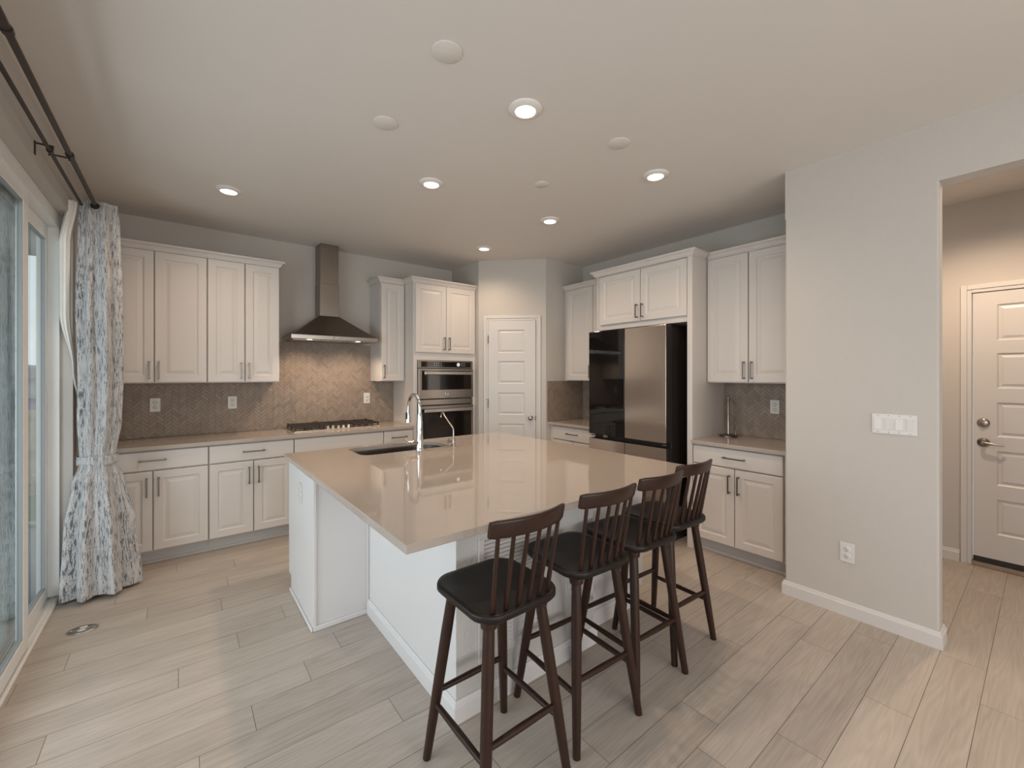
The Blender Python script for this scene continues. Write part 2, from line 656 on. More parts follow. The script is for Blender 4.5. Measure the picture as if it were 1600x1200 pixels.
# rear and side windows behind the camera
for i, (bx, lab) in enumerate((((-.25, 2.65, YREAR - .09, YREAR - .03, .5, 2.4), 'wide rear window behind the viewer'), ((XL - .09, XL - .03, -2.3, -.3, .5, 2.4), 'side window behind the viewer'))):
    mb = MB()
    x0, x1, y0, y1, z0, z1 = bx
    lx = (x1 - x0) > (y1 - y0)
    f_ = 0.05
    if lx:
        for a, b in ((x0, x0 + f_), (x1 - f_, x1), ((x0 + x1) / 2 - .03, (x0 + x1) / 2 + .03)):
            mb.box(a, b, y0, y1, z0 + f_, z1 - f_, 'vinyl')
        mb.box(x0, x1, y0, y1, z0, z0 + f_, 'vinyl')
        mb.box(x0, x1, y0, y1, z1 - f_, z1, 'vinyl')
    else:
        for a, b in ((y0, y0 + f_), (y1 - f_, y1), ((y0 + y1) / 2 - .03, (y0 + y1) / 2 + .03)):
            mb.box(x0, x1, a, b, z0 + f_, z1 - f_, 'vinyl')
        mb.box(x0, x1, y0, y1, z0, z0 + f_, 'vinyl')
        mb.box(x0, x1, y0, y1, z1 - f_, z1, 'vinyl')
    struct('window_%d' % (i + 1), mb, lab, 'window')

# ------------------------------------------------------------------ patio sliding door
root = thing('door_3', 'white vinyl sliding patio door on the left', 'door', kind='structure')
FX = -0.618
mb = MB()
mb.box(FX - .10, FX, DY0 + .001, DY1 - .001, 2.409, DZ - .001, 'vinyl', .003)         # head
mb.box(FX - .10, FX, DY1 - .022, DY1 - .001, .028, 2.409, 'vinyl', .003)              # jamb
mb.box(FX - .10, FX - .05, DY1 - .035, DY1 - .022, .028, 2.409, 'vinyl', .003)
mb.box(FX - .10, FX, DY0 + .001, DY0 + .03, .028, 2.409, 'vinyl', .003)
mb.box(FX - .10, FX, DY0 + .001, DY1 - .001, 0.0, .018, 'vinyl', .003)                # sill with track ribs
for x in (FX - .004, FX - .028, FX - .034, FX - .06, FX - .066, FX - .095):
    mb.box(x - .003, x, DY0 + .002, DY1 - .002, .018, .028, 'vinyl')
mb.build('door_frame', root)


def slider(name, xf, y0, y1, z0, z1, st, rail, brail):
    p = MB()
    xb = xf - .03
    p.box(xb, xf, y0, y0 + st, z0, z1, 'vinyl', .004)
    p.box(xb, xf, y1 - st, y1, z0, z1, 'vinyl', .004)
    p.box(xb, xf, y0 + st, y1 - st, z1 - rail, z1, 'vinyl', .004)
    p.box(xb, xf, y0 + st, y1 - st, z0, z0 + brail, 'vinyl', .004)
    g_ = .008
    p.box(xb + .008, xf - .004, y0 + st, y0 + st + g_, z0 + brail, z1 - rail, 'vinyl_grey')
    p.box(xb + .008, xf - .004, y1 - st - g_, y1 - st, z0 + brail, z1 - rail, 'vinyl_grey')
    p.box(xb + .008, xf - .004, y0 + st, y1 - st, z1 - rail - g_, z1 - rail, 'vinyl_grey')
    p.box(xb + .008, xf - .004, y0 + st, y1 - st, z0 + brail, z0 + brail + g_, 'vinyl_grey')
    o = p.build(name, root)
    gl = MB().box(xf - .018, xf - .013, y0 + st + .001, y1 - st - .001, z0 + brail + .001, z1 - rail - .001, 'window_glass')
    gl.build('glass_pane', o)


slider('fixed_panel', FX - .05, 2.75, DY1 - .036, .029, 2.408, .04, .09, .075)
slider('fixed_panel', FX - .05, .632, 1.80, .029, 2.408, .06, .09, .075)  # unseen panel, added to fill the opening widened for smoother daylight
slider('sliding_panel', FX - .012, 1.70, 3.33, .029, 2.43, .085, .08, .075)

# ------------------------------------------------------------------ panel doors


def inset_rect(x0, x1, z0, z1, i, y):
    return [(x0 + i, y, z0 + i), (x1 - i, y, z0 + i), (x1 - i, y, z1 - i), (x0 + i, y, z1 - i)]


def house_door(name, root, w_, z0, z1, panels, m='trim_paint', t=.035):
    """slab in the local xz plane, front at y = 0, five recessed panels with a raised field"""
    mb = MB()
    px0, px1 = panels[0][0], panels[0][1]
    zs = [p[2:] for p in panels]
    mb.box(0, w_, 0, t, z0, z1, m)
    # rebuilt front: stiles, rails and sunk panels in front of the slab
    ft = -.012
    edges = [z0] + [v for p in sorted(zs) for v in p] + [z1]
    mb.add(*quad(0, px0, z0, z1, ft), m)
    mb.add(*quad(px1, w_, z0, z1, ft), m)
    for a, b in zip(edges[0::2], edges[1::2]):
        mb.add(*quad(px0, px1, a, b, ft), m)
    for a, b in sorted(zs):
        mb.rings([inset_rect(px0, px1, a, b, 0, ft), inset_rect(px0, px1, a, b, .010, ft + .009), inset_rect(px0, px1, a, b, .018, ft + .009),
                  inset_rect(px0, px1, a, b, .034, ft + .003)], m)
    for xx in (0, w_):
        mb.add([(xx, ft, z0), (xx, 0, z0), (xx, 0, z1), (xx, ft, z1)], [(0, 1, 2, 3)], m)
    for zz in (z0, z1):
        mb.add([(0, ft, zz), (w_, ft, zz), (w_, 0, zz), (0, 0, zz)], [(0, 1, 2, 3)], m)
    return mb.build(name, root)


def quad(x0, x1, z0, z1, y):
    return [(x0, y, z0), (x1, y, z0), (x1, y, z1), (x0, y, z1)], [(0, 1, 2, 3)]


def casing(mb, x0, x1, z1, wd, y=-.016, zb=0.0):
    """door casing round an opening from x0 to x1 below z1, stepped profile"""
    def seg(a0, a1, c0, c1, yy):
        mb.box(a0, a1, yy, -.0005, c0, c1, 'trim_paint', .003)
    for (o0, o1, yy) in ((0, wd * .42, y * .62), (wd * .42, wd, y)):
        seg(x0 - o1, x0 - o0, zb, z1 + o1, yy)
        seg(x1 + o0, x1 + o1, zb, z1 + o1, yy)
        seg(x0 - o0, x1 + o0, z1 + o0, z1 + o1, yy)


# pantry door: local x runs along the angled wall from its left end
pr = thing('door_1', 'white five-panel pantry door in the angled corner wall', 'door', (XPL, YP1, 0), -pi / 4, kind='structure')
ZP = [(1.715, 1.985), (1.356, 1.62), (.994, 1.252), (.63, .889), (.262, .526)]
o = house_door('door_slab', pr, .552, .012, 2.093, [(.112, .426, a, b) for a, b in ZP])
o.location = (.123, -.0135, 0)
mb = MB()
casing(mb, .119, .679, 2.098, .055)
mb.build('door_casing', pr)
mb = MB()
mb.lathe([(.026, 0), (.026, .004), (.011, .008), (.011, .03), (.02, .036), (.027, .047), (.026, .058), (.016, .066), (0, .068)], 'nickel', (.62, -.026, .961), 24, 'y')
mb.build('door_knob', pr)
mb = MB().box(.672, .6785, -.03, -.0275, .94, .985, 'dark_nickel')
mb.build('strike_plate', pr)
for z in (1.873, 1.125, .36):
    hb = MB()
    hb.tube([(.121, -.032, z - .045), (.121, -.032, z + .045)], .0055, 'dark_nickel', 10)
    hb.lathe([(0, -.006), (.004, 0)], 'dark_nickel', (.121, -.032, z + .051), 8)
    h_ = hb.build('hinge', pr)
    if abs(z - 1.125) < .01:
        MB().tube([(.121, -.034, z + .05), (.108, -.046, z + .049), (.095, -.04, z + .047)], .003, 'dark_nickel', 8).build('hinge_stop', h_)

# hall entry door: local x runs towards the camera side (decreasing world y)
hr = thing('door_2', 'white five-panel entry door at the end of the hall', 'door', (XH, HY1, 0), RIGHT, kind='structure')
o = house_door('door_slab', hr, HY1 - HY0 - .012, .075, HZ - .004, [(.121, .79, a, b) for a, b in ZP])
o.location = (.006, .012, 0)
mb = MB()
casing(mb, 0.0, HY1 - HY0, HZ, .06)
mb.build('door_casing', hr)
MB().box(.006, .905, .002, .045, .035, .075, 'rubber').build('door_sweep', hr)
MB().box(.001, .915, -.02, .06, .001, .030, 'threshold_wood', .004).build('threshold', hr)
mb = MB()
mb.lathe([(.034, 0), (.033, .006), (.012, .012), (.012, .04)], 'nickel', (.06, -.0005, .945), 24, 'y')
mb.tube([(.06, -.04, .945), (.075, -.046, .944), (.12, -.046, .938), (.168, -.04, .936)], [.011, .010, .008, .006], 'nickel', 12)
mb.build('door_lever', hr)
mb = MB()
mb.lathe([(.034, 0), (.033, .008), (.024, .014), (0, .015)], 'nickel', (.06, -.0005, 1.094), 24, 'y')
mb.box(.052, .068, -.028, -.014, 1.088, 1.1, 'nickel', .003)
mb.build('deadbolt', hr)

# ------------------------------------------------------------------ herringbone backsplash


def clip(poly, x0, x1, z0, z1):
    for ax, lim, sg in ((0, x0, 1), (0, x1, -1), (1, z0, 1), (1, z1, -1)):
        out = []
        for i in range(len(poly)):
            p, q = poly[i], poly[(i + 1) % len(poly)]
            dp, dq = (p[ax] - lim) * sg, (q[ax] - lim) * sg
            if dp >= 0:
                out.append(p)
            if (dp >= 0) != (dq >= 0):
                t = dp / (dp - dq)
                out.append((p[0] + (q[0] - p[0]) * t, p[1] + (q[1] - p[1]) * t))
        poly = out
        if len(poly) < 3:
            return []
    return poly


def backsplash(label, loc, rz, rects, seed):
    rng = random.Random(seed)
    L_, W_, g = .0735, .0245, .0007
    mb = MB()
    for (x0, x1, z0, z1) in rects:
        mb.box(x0, x1, -.0055, -.0006, z0, z1, 'grout')
    s2 = math.sqrt(.5)
    for i in range(-105, 105):
        for j in range(-50, 50):
            bx, by = i * W_ + j * L_, i * W_ - j * L_
            for (ax, ay, wx, wy) in ((bx, by, L_, W_), (bx, by + W_, W_, L_)):
                cx, cz = (ax - ay) * s2, (ax + ay) * s2 + 1.2
                if cx < -1.2 or cx > 3.2 or cz < .7 or cz > 2.1:
                    continue
                a, b, c2, d2 = ax + g, ay + g, ax + wx - g, ay + wy - g
                P = [((x - y) * s2, (x + y) * s2 + 1.2) for x, y in ((a, b), (c2, b), (c2, d2), (a, d2))]
                k = rng.choice((0, 0, 0, 0, 1, 1, 1, 2, 2, 3))
                for (x0, x1, z0, z1) in rects:
                    q = clip(P, x0 + .0005, x1 - .0005, z0 + .0005, z1 - .0005)
                    if len(q) < 3:
                        continue
                    mx = sum(p[0] for p in q) / len(q)
                    mz = sum(p[1] for p in q) / len(q)
                    tl = rng.uniform(-.0010, .0010)
                    tk = rng.uniform(-.0010, .0010)
                    n = len(q)
                    vs = [(p[0], -.0055, p[1]) for p in q]
                    for p in q:
                        dx, dz = mx - p[0], mz - p[1]
                        l = math.hypot(dx, dz) or 1
                        ins = min(.0022, l * .3)
                        vs.append((p[0] + dx / l * ins, -.0078 + tl * (dx / .05) + tk * (dz / .05), p[1] + dz / l * ins))
                    fs = [(a_, (a_ + 1) % n, n + (a_ + 1) % n, n + a_) for a_ in range(n)] + [tuple(range(n, 2 * n))]
                    mb.add(vs, fs, 'glazed_tile_%d' % k)
    o = mb.build('tile_backsplash')
    o.location = loc
    o.rotation_euler = (0, 0, rz)
    return tag(o, label, 'backsplash', 'herringbone tile backsplashes')


backsplash('taupe herringbone tile backsplash behind the cooktop, the widest one', (0, YB, 0), 0,
           [(XL + .002, .729, ZC + .001, 1.388), (.729, 1.70, ZC + .001, 1.793), (1.70, 1.972, ZC + .001, 1.388)], 1)
backsplash('taupe herringbone tile backsplash beside the pantry door, above the small counter', (XP2 + .015, YPR, 0), 0,
           [(.0, XR - XP2 - .025, ZC + .001, 1.388)], 2)
backsplash('narrow strip of herringbone tile backsplash just left of the refrigerator', (XR, YPR - .01, 0), RIGHT,
           [(.0, .68, ZC + .001, 1.388)], 3)
backsplash('grey herringbone tile backsplash behind the paper towel holder', (XR, 1.862, 0), RIGHT,
           [(.0, 1.862 - YW - .002, ZC + .001, 1.388)], 4)

# ------------------------------------------------------------------ cabinet parts


def pull(parent, x, z, length, vertical, y=-.0205):
    mb = MB()
    r = .005
    so = .028
    if vertical:
        mb.box(x - r, x + r, y - so - .008, y - so, z - length / 2, z + length / 2, 'dark_nickel', .002)
        for zz in (z - length / 2 + .008, z + length / 2 - .008):
            mb.box(x - r, x + r, y - so - .002, y, zz - r, zz + r, 'dark_nickel')
    else:
        mb.box(x - length / 2, x + length / 2, y - so - .008, y - so, z - r, z + r, 'dark_nickel', .002)
        for xx in (x - length / 2 + .008, x + length / 2 - .008):
            mb.box(xx - r, xx + r, y - so - .002, y, z - r, z + r, 'dark_nickel')
    return mb.build('handle', parent)


def cab_door(root, x0, x1, z0, z1, hx, hz, hl=.145, y0=-.0008):
    """raised-panel door, front face at local y = -0.02"""
    mb = MB()
    m = 'cabinet_paint'
    fw = .058 if x1 - x0 > .2 else .05
    y = -.02
    R = lambda i, yy: inset_rect(x0, x1, z0, z1, i, yy)
    mb.rings([R(0, y0), R(0, y + .004), R(.004, y), R(fw, y), R(fw + .007, y + .007), R(fw + .016, y + .007), R(fw + .040, y + .0015)], m)
    o = mb.build('door', root)
    if hx is not None:
        pull(o, hx, hz, hl, True)
    return o


def cab_drawer(root, x0, x1, z0, z1, handle=True, hl=.165, name='drawer', y0=-.0008):
    y = -.02
    R = lambda i, yy: inset_rect(x0, x1, z0, z1, i, yy)
    mb = MB().rings([R(0, y0), R(0, y + .005), R(.005, y)], 'cabinet_paint')
    o = mb.build(name, root)
    if handle:
        pull(o, (x0 + x1) / 2, (z0 + z1) / 2 + .004, hl, False)
    return o


G = .0032
YD = .0105


def base_cabinet(label, loc, rz, w_, dep, doors=2, handle=True, drawer=True, hinge='l', filler=0.0, filler_r=0.0):
    r = thing('base_cabinet', label, 'cabinet', loc, rz, 'white base cabinets')
    mb = MB()
    mb.box(-filler, w_ + filler_r, YD + .001, dep, .10, .882, 'cabinet_paint')
    if filler: mb.box(-filler, -.001, 0, YD + .001, .10, .882, 'cabinet_paint')
    if filler_r: mb.box(w_ + .001, w_ + filler_r, 0, YD + .001, .10, .882, 'cabinet_paint')
    mb.box(-filler, w_ + filler_r, .065, dep, .0, .10, 'cabinet_paint')
    mb.build('body', r)
    tk = MB()
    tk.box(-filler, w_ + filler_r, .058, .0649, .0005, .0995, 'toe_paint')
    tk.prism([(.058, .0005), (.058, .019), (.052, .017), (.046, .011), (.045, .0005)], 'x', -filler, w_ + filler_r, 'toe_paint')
    tk.build('toe_kick', r)
    cab_drawer(r, G, w_ - G, .728, .872, handle, name='drawer' if handle else 'false_front', y0=YD)
    if doors == 2:
        c = w_ / 2
        cab_door(r, G, c - G, .112, .719, c - .035, .600, y0=YD)
        cab_door(r, c + G, w_ - G, .112, .719, c + .035, .600, y0=YD)
    else:
        cab_door(r, G, w_ - G, .112, .718, .035 if hinge == 'r' else w_ - .035, .600, y0=YD)
    return r


def crown(mb, x0, x1, yf, dep, z0, left=True, right=True, h=.055, out=.042, dl=None, dr=None):
    """crown moulding round the top of a cabinet box whose front is y = yf; extends back to dep"""
    prof = [(0, 0), (.008, 0), (.010, .009), (.016, .012), (.019, .022), (.029, .033), (.034, .037), (out, .040), (out, h), (0, h)]
    path = []
    P = []
    if left:
        P.append(((x0, dep if dl is None else dl), (-1, 0)))
        P.append(((x0, yf), (-1, -1)))
    else:
        P.append(((x0, yf), (0, -1)))
    if right:
        P.append(((x1, yf), (1, -1)))
        P.append(((x1, dep if dr is None else dr), (1, 0)))
    else:
        P.append(((x1, yf), (0, -1)))
    k = len(prof)
    vs, fs = [], []
    for (px, py), (nx, ny) in P:
        for a, b in prof:
            vs.append((px + nx * a, py + ny * a, z0 + b))
    for i in range(len(P) - 1):
        for j in range(k):
            j2 = (j + 1) % k
            fs.append((i * k + j, i * k + j2, (i + 1) * k + j2, (i + 1) * k + j))
    fs.append(tuple(range(k)))
    fs.append(tuple(range((len(P) - 1) * k, len(P) * k)))
    mb.add(vs, fs, 'cabinet_paint')
    return mb


def wall_cabinet(label, loc, rz, w_, dep, z0, z1, doors, left=False, right=False, hinge='l', filler=0.0, filler_r=0.0, hz=None, group='white wall cabinets', split=None):
    r = thing('wall_cabinet', label, 'cabinet', loc, rz, group)
    mb = MB()
    mb.box(-filler, w_ + filler_r, YD + .001, dep, z0, z1 + .008, 'cabinet_paint')
    mb.box(-filler, w_ + filler_r, 0, YD + .001, z1 - .002, z1 + .008, 'cabinet_paint')
    if filler: mb.box(-filler, -.001, 0, YD + .001, z0, z1, 'cabinet_paint')
    if filler_r: mb.box(w_ + .001, w_ + filler_r, 0, YD + .001, z0, z1, 'cabinet_paint')
    mb.build('body', r)
    crown(MB(), -filler, w_ + filler_r, -.001, dep, z1 + .0, left, right).build('crown_moulding', r)
    hz = hz or z0 + .105
    zz0, zz1 = z0 + .006, z1 - .006
    if doors == 2:
        c = split or w_ / 2
        cab_door(r, G, c - G, zz0, zz1, c - .03, hz, y0=YD)
        cab_door(r, c + G, w_ - G, zz0, zz1, c + .03, hz, y0=YD)
    else:
        cab_door(r, G, w_ - G, zz0, zz1, .032 if hinge == 'r' else w_ - .032, hz, y0=YD)
    return r


# back run, local x = world x
YF = 4.27
DB = YB - YF - .001
base_cabinet('white base cabinet behind the floor-length curtain at the left end of the counter', (-.514, YF, 0), 0, .693, DB, filler=.044)
base_cabinet('white base cabinet between the curtain-side cabinet and the cooktop', (.180, YF, 0), 0, .630, DB)
base_cabinet('white base cabinet with plain false front under the gas cooktop', (.811, YF, 0), 0, .835, DB, handle=False)
base_cabinet('narrow white base cabinet between cooktop and oven tower', (1.647, YF, 0), 0, .325, DB, doors=1)

YUF = YB - .315
wall_cabinet('double-door white wall cabinet nearest the curtain', (-.514, YUF, 0), 0, .692, .314, 1.39, 2.464, 2, filler=.044)
wall_cabinet('double-door white wall cabinet just left of the range hood', (.179, YUF, 0), 0, .550, .314, 1.39, 2.464, 2, right=True)
wall_cabinet('narrow single-door white wall cabinet right of the range hood', (1.70, YUF, 0), 0, .268, .314, 1.39, 2.464, 1, left=True, hinge='r', filler_r=.005)

# oven tower
TX0, TX1, TYF = 1.975, 2.766, 4.26
tw = thing('oven_cabinet', 'tall white cabinet holding the wall oven beside the pantry door', 'cabinet', (TX0, TYF, 0))
W_ = TX1 - TX0
mb = MB()
D_ = YB - TYF - .001
OX0, OX1, OZ0, OZ1 = .045, .748, .50, 1.622
mb.box(0, OX0, 0, D_, .10, 2.472, 'cabinet_paint')
mb.box(OX1, W_, 0, D_, .10, 2.472, 'cabinet_paint')
mb.box(OX0, OX1, 0, D_, OZ1, 2.472, 'cabinet_paint')
mb.box(OX0, OX1, 0, D_, .10, OZ0, 'cabinet_paint')
mb.box(OX0, OX1, D_ - .02, D_, OZ0, OZ1, 'cabinet_paint')
mb.box(0, W_, .065, D_, 0, .10, 'cabinet_paint')
mb.build('body', tw)
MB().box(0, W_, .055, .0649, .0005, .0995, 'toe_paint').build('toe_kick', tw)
crown(MB(), 0, W_, -.001, D_, 2.464, True, False, dl=YUF - .051 - TYF).build('crown_moulding', tw)
cab_door(tw, .018, .392, 1.705, 2.457, .362, 1.81)
cab_door(tw, .396, W_ - .012, 1.705, 2.457, .426, 1.81)
cab_drawer(tw, .018, W_ - .012, .13, .47, True)

ov = thing('wall_oven', 'stainless steel microwave and wall oven built into the tall white cabinet', 'oven', (TX0 + OX0 + .003, TYF, OZ0 + .002))
OW = OX1 - OX0 - .006
zt = OZ1 - OZ0 - .006          # local height
Z = lambda z: z - OZ0 - .002
MB().box(.004, OW - .004, -.0005, .45, .002, zt, 'black_metal').build('body', ov)
mb = MB()
mb.box(0, OW, -.022, -.001, Z(1.535), zt, 'steel', .003)
mb.box(.035, OW - .03, -.0235, -.0221, Z(1.545), zt - .012, 'oven_glass')
cp = mb.build('control_panel', ov)
for xs_, st, nk in ((.19, .028, 4), (.535, .022, 3)):
    for kx in range(nk):
        for kz in range(2):
            MB().box(xs_ + kx * st, xs_ + kx * st + .007, -.0243, -.0236, Z(1.562) + kz * .024, Z(1.567) + kz * .024, 'display_white').build('key', cp)
MB().lathe([(.021, 0), (.021, .0008), (.015, .0008), (.015, 0)], 'display_white', (.50, -.0236, Z(1.576)), 24, 'y').build('dial', cp)


def oven_door(z0, z1, g0, g1, badge):
    m_ = MB()
    m_.box(0, OW, -.035, -.001, Z(z0), Z(z1), 'steel', .004)
    m_.box(.035, OW - .03, -.0368, -.0351, Z(g0), Z(g1), 'oven_glass')
    o_ = m_.build('door', ov)
    h_ = MB()
    zz = Z(z1) - .05
    h_.box(.05, OW - .03, -.078, -.062, zz - .018, zz + .018, 'steel_bright', .006)
    for xx in (.075, OW - .055):
        h_.box(xx - .012, xx + .012, -.063, -.0365, zz - .01, zz + .01, 'steel_bright')
    h_.build('handle', o_)
    if badge:
        b_ = MB()
        b_.lathe([(.019, 0), (.019, .003), (.015, .004), (.013, .0025), (0, .0025)], 'steel_bright', (OW / 2 - .005, -.0352, Z(badge)), 24, 'y')
        b_.tube([(OW / 2 - .005 + .008 * cos(a), -.0385, Z(badge) + .008 * sin(a)) for a in [k * pi / 6 for k in range(10)]], .0012, 'black_metal', 6)
        b_.build('badge', o_)


oven_door(1.195, 1.528, 1.292, 1.505, 1.243)
MB().box(.002, OW - .002, -.024, -.001, Z(1.125), Z(1.185), 'steel', .003).build('trim_strip', ov)
oven_door(.515, 1.115, .60, 1.085, None)

# ------------------------------------------------------------------ counters
ct = MB().box(XL + .001, TX0 - .001, 4.228, YB - .001, .884, ZC, 'quartz', .003)
tag(ct.build('countertop'), 'beige quartz countertop running along the back wall under the cooktop', 'countertop', 'quartz countertops')

# ------------------------------------------------------------------ cooktop
ck = thing('gas_cooktop', 'steel gas cooktop with black grates set in the back counter', 'cooktop', (1.245, 4.585, ZC + .0005))
MB().box(-.41, .41, -.20, .20, 0, .010, 'steel_bright', .004).build('tray', ck)
bpos = [(-.27, .09, .04), (-.27, -.10, .034), (0, .02, .05), (.27, .09, .034), (.27, -.10, .04)]
for (x, y, r) in bpos:
    b_ = MB()
    b_.lathe([(r * 1.25, 0), (r * 1.25, .006), (r, .010), (r, .018), (r * .9, .022), (0, .023)], 'cast_iron', (x, y, .0105), 24)
    b_.build('burner', ck)
for (x0, x1) in ((-.40, -.136), (-.130, .130), (.136, .40)):
    g_ = MB()
    zt_ = .048
    bw = .006
    y0, y1 = -.185, .185
    if x0 == -.130:
        y0 = -.10
    for yy in (y0, y1):
        g_.box(x0, x1, yy - bw, yy + bw, zt_ - .013, zt_, 'cast_iron', .002)
    for xx in (x0 + bw, x1 - bw):
        g_.box(xx - bw, xx + bw, y0, y1, zt_ - .013, zt_, 'cast_iron', .002)
    cx = (x0 + x1) / 2
    g_.box(cx - bw, cx + bw, y0, y1, zt_ - .010, zt_ + .002, 'cast_iron', .002)
    for yy in ((-.10, .0, .09) if x0 != -.130 else (.02, .1)):
        g_.box(x0, x1, yy - bw, yy + bw, zt_ - .010, zt_ + .002, 'cast_iron', .002)
    for xx in (x0 + bw, x1 - bw):
        for yy in (y0, y1, (y0 + y1) / 2):
            g_.box(xx - bw, xx + bw, yy - bw, yy + bw, .0105, zt_ - .01, 'cast_iron')
            g_.box(xx - bw, xx + bw, yy - bw, yy + bw, zt_ - .002, zt_ + .008, 'cast_iron', .002)
    g_.build('grate', ck)
for k in range(5):
    MB().lathe([(.019, 0), (.019, .004), (.015, .006), (.014, .026), (.012, .029), (0, .029)], 'steel_bright', (-.10 + k * .05, -.155, .0105), 20).build('knob', ck)

# ------------------------------------------------------------------ range hood
HX0, HX1, HYF = .806, 1.622, 4.36
hd = thing('range_hood', 'stainless steel chimney range hood above the cooktop', 'range hood', ((HX0 + HX1) / 2, YB - .0015, 1.796))
hw = (HX1 - HX0) / 2
hdep = YB - HYF
mb = MB()
mb.box(-hw, hw, -hdep, 0, .004, .045, 'steel', .003)
cx0, cx1, cy = 1.115 - 1.214, 1.303 - 1.214, -(YB - 4.61)
b4 = [(-hw, -hdep, .045), (hw, -hdep, .045), (hw, 0, .045), (-hw, 0, .045)]
t4 = [(cx0 - .004, cy - .004, .268), (cx1 + .004, cy - .004, .268), (cx1 + .004, 0, .268), (cx0 - .004, 0, .268)]
vs, fs = [], []
NS = 6
for i in range(NS + 1):
    t = i / NS
    tt = t ** 0.93
    for a, b in zip(b4, t4):
        vs.append((a[0] + (b[0] - a[0]) * tt, a[1] + (b[1] - a[1]) * tt, a[2] + (b[2] - a[2]) * t))
for i in range(NS):
    for k in range(4):
        k2 = (k + 1) % 4
        fs.append((i * 4 + k, i * 4 + k2, i * 4 + 4 + k2, i * 4 + 4 + k))
mb.add(vs, fs, 'hood_steel')
mb.build('canopy', hd)
mb = MB()
mb.box(cx0, cx1, cy, 0, .262, .60, 'hood_steel', .002)
mb.box(cx0 + .004, cx1 - .004, cy + .004, 0, .60, C - 1.796 - .001, 'hood_steel', .002)
mb.build('chimney', hd)
for k in range(3):
    f_ = MB()
    a = -hw + .03 + k * (2 * hw - .06) / 3
    f_.box(a + .004, a + (2 * hw - .06) / 3 - .004, -hdep + .09, -.03, 0, .0035, 'nickel')
    f_.build('filter', hd)
for xx in (-.24, .22):
    MB().lathe([(.024, .0038), (.024, .001), (0, .0008)][::-1], 'hood_lamp', (xx, -hdep + .05, -.0008), 20).build('lamp', hd)
    l_ = bpy.data.lights.new('range_hood_bulb', 'SPOT')
    l_.energy, l_.color, l_.spot_size, l_.spot_blend, l_.shadow_soft_size = 11.0, WARM, radians(125), .8, .02
    lo_ = bpy.data.objects.new('bulb', l_)
    lo_.location = (xx, -hdep + .05, -.012)
    lo_.rotation_euler = (.35, 0, 0)
    COL.objects.link(lo_)
    lo_.parent = hd
for k in range(6):
    MB().lathe([(.006, 0), (.005, .003), (0, .003)], 'steel_bright' if k else 'black_metal', (-.03 + k * .016, -hdep - .0002, .025), 12, 'y').build('button', hd)

# ------------------------------------------------------------------ right (refrigerator) wall
RF = 3.405          # body front plane (door faces at RF - .02)
DR = XR - RF - .001
base_cabinet('white base cabinet in the corner between pantry wall and refrigerator', (RF, YPR - .045, 0), RIGHT, .656, DR, filler=.044, filler_r=.0)
base_cabinet('white base cabinet between refrigerator and switch wall, under the paper towel holder', (RF, 1.862, 0), RIGHT, .682, DR, filler=.0, filler_r=.084)
RU = XR - .315
wall_cabinet('white wall cabinet left of the refrigerator, half hidden by it', (RU, YPR - .053, 0), RIGHT, .648, .314, 1.39, 2.464, 2, filler=.05, split=.398)
wall_cabinet('white wall cabinet right of the refrigerator, above the paper towel holder', (RU, 1.861, 0), RIGHT, .686, .314, 1.39, 2.464, 2, filler_r=.079)
tag(MB().box(3.362, XR - .001, 2.918, YPR - .001, .884, ZC, 'quartz', .003).build('countertop'),
    'small beige quartz countertop between pantry wall and refrigerator', 'countertop', 'quartz countertops')
tag(MB().box(3.362, XR - .001, YW + .001, 1.8635, .884, ZC, 'quartz', .003).build('countertop'),
    'beige quartz countertop under the paper towel holder right of the refrigerator', 'countertop', 'quartz countertops')

SY0, SY1 = 2.916, 1.865     # surround, left end and right end (world y)
su = thing('refrigerator_surround', 'white cabinet surround with two doors above the refrigerator', 'cabinet', (RF, SY0, 0), RIGHT)
SW = SY0 - SY1
mb = MB()
mb.box(0, .02, -.004, DR, 0, 2.472, 'cabinet_paint')
mb.build('side_panel', su)
mb = MB()
mb.box(SW - .045, SW, -.02, DR, 0, 2.472, 'cabinet_paint')
mb.build('side_panel', su)
mb = MB()
mb.box(.0205, SW - .0455, 0, DR, 1.915, 2.472, 'cabinet_paint')
mb.build('upper_body', su)
crown(MB(), 0, SW, -.021, DR, 2.464, True, True, dl=RU - .051 - RF, dr=RU - .051 - RF).build('crown_moulding', su)
c_ = SY0 - 2.381
cab_door(su, .05, c_ - G, 1.965, 2.456, c_ - .03, 2.06, .13)
cab_door(su, c_ + G, SW - .052, 1.965, 2.456, c_ + .03, 2.06, .13)

fr = thing('refrigerator', 'four-door refrigerator with one black glass door and beige steel doors', 'refrigerator', (3.24, 2.883, 0), RIGHT)
FW = .863
mb = MB()
mb.box(.008, FW - .008, .095, .69, .03, 1.862, 'black_metal', .006)
mb.box(.03, FW - .03, .06, .10, .82, .875, 'black_metal')
mb.box(.02, FW - .02, .07, .69, 1.8622, 1.885, 'black_metal', .004)
mb.build('body', fr)
sp = 2.883 - 2.448


def fdoor(x0, x1, z0, z1, m):
    q = MB()
    q.box(x0, x1, .004, .088, z0, z1, 'black_metal', .006)
    q.box(x0 + .001, x1 - .001, 0, .0045, z0 + .001, z1 - .001, m, .002)
    return q.build('door', fr)


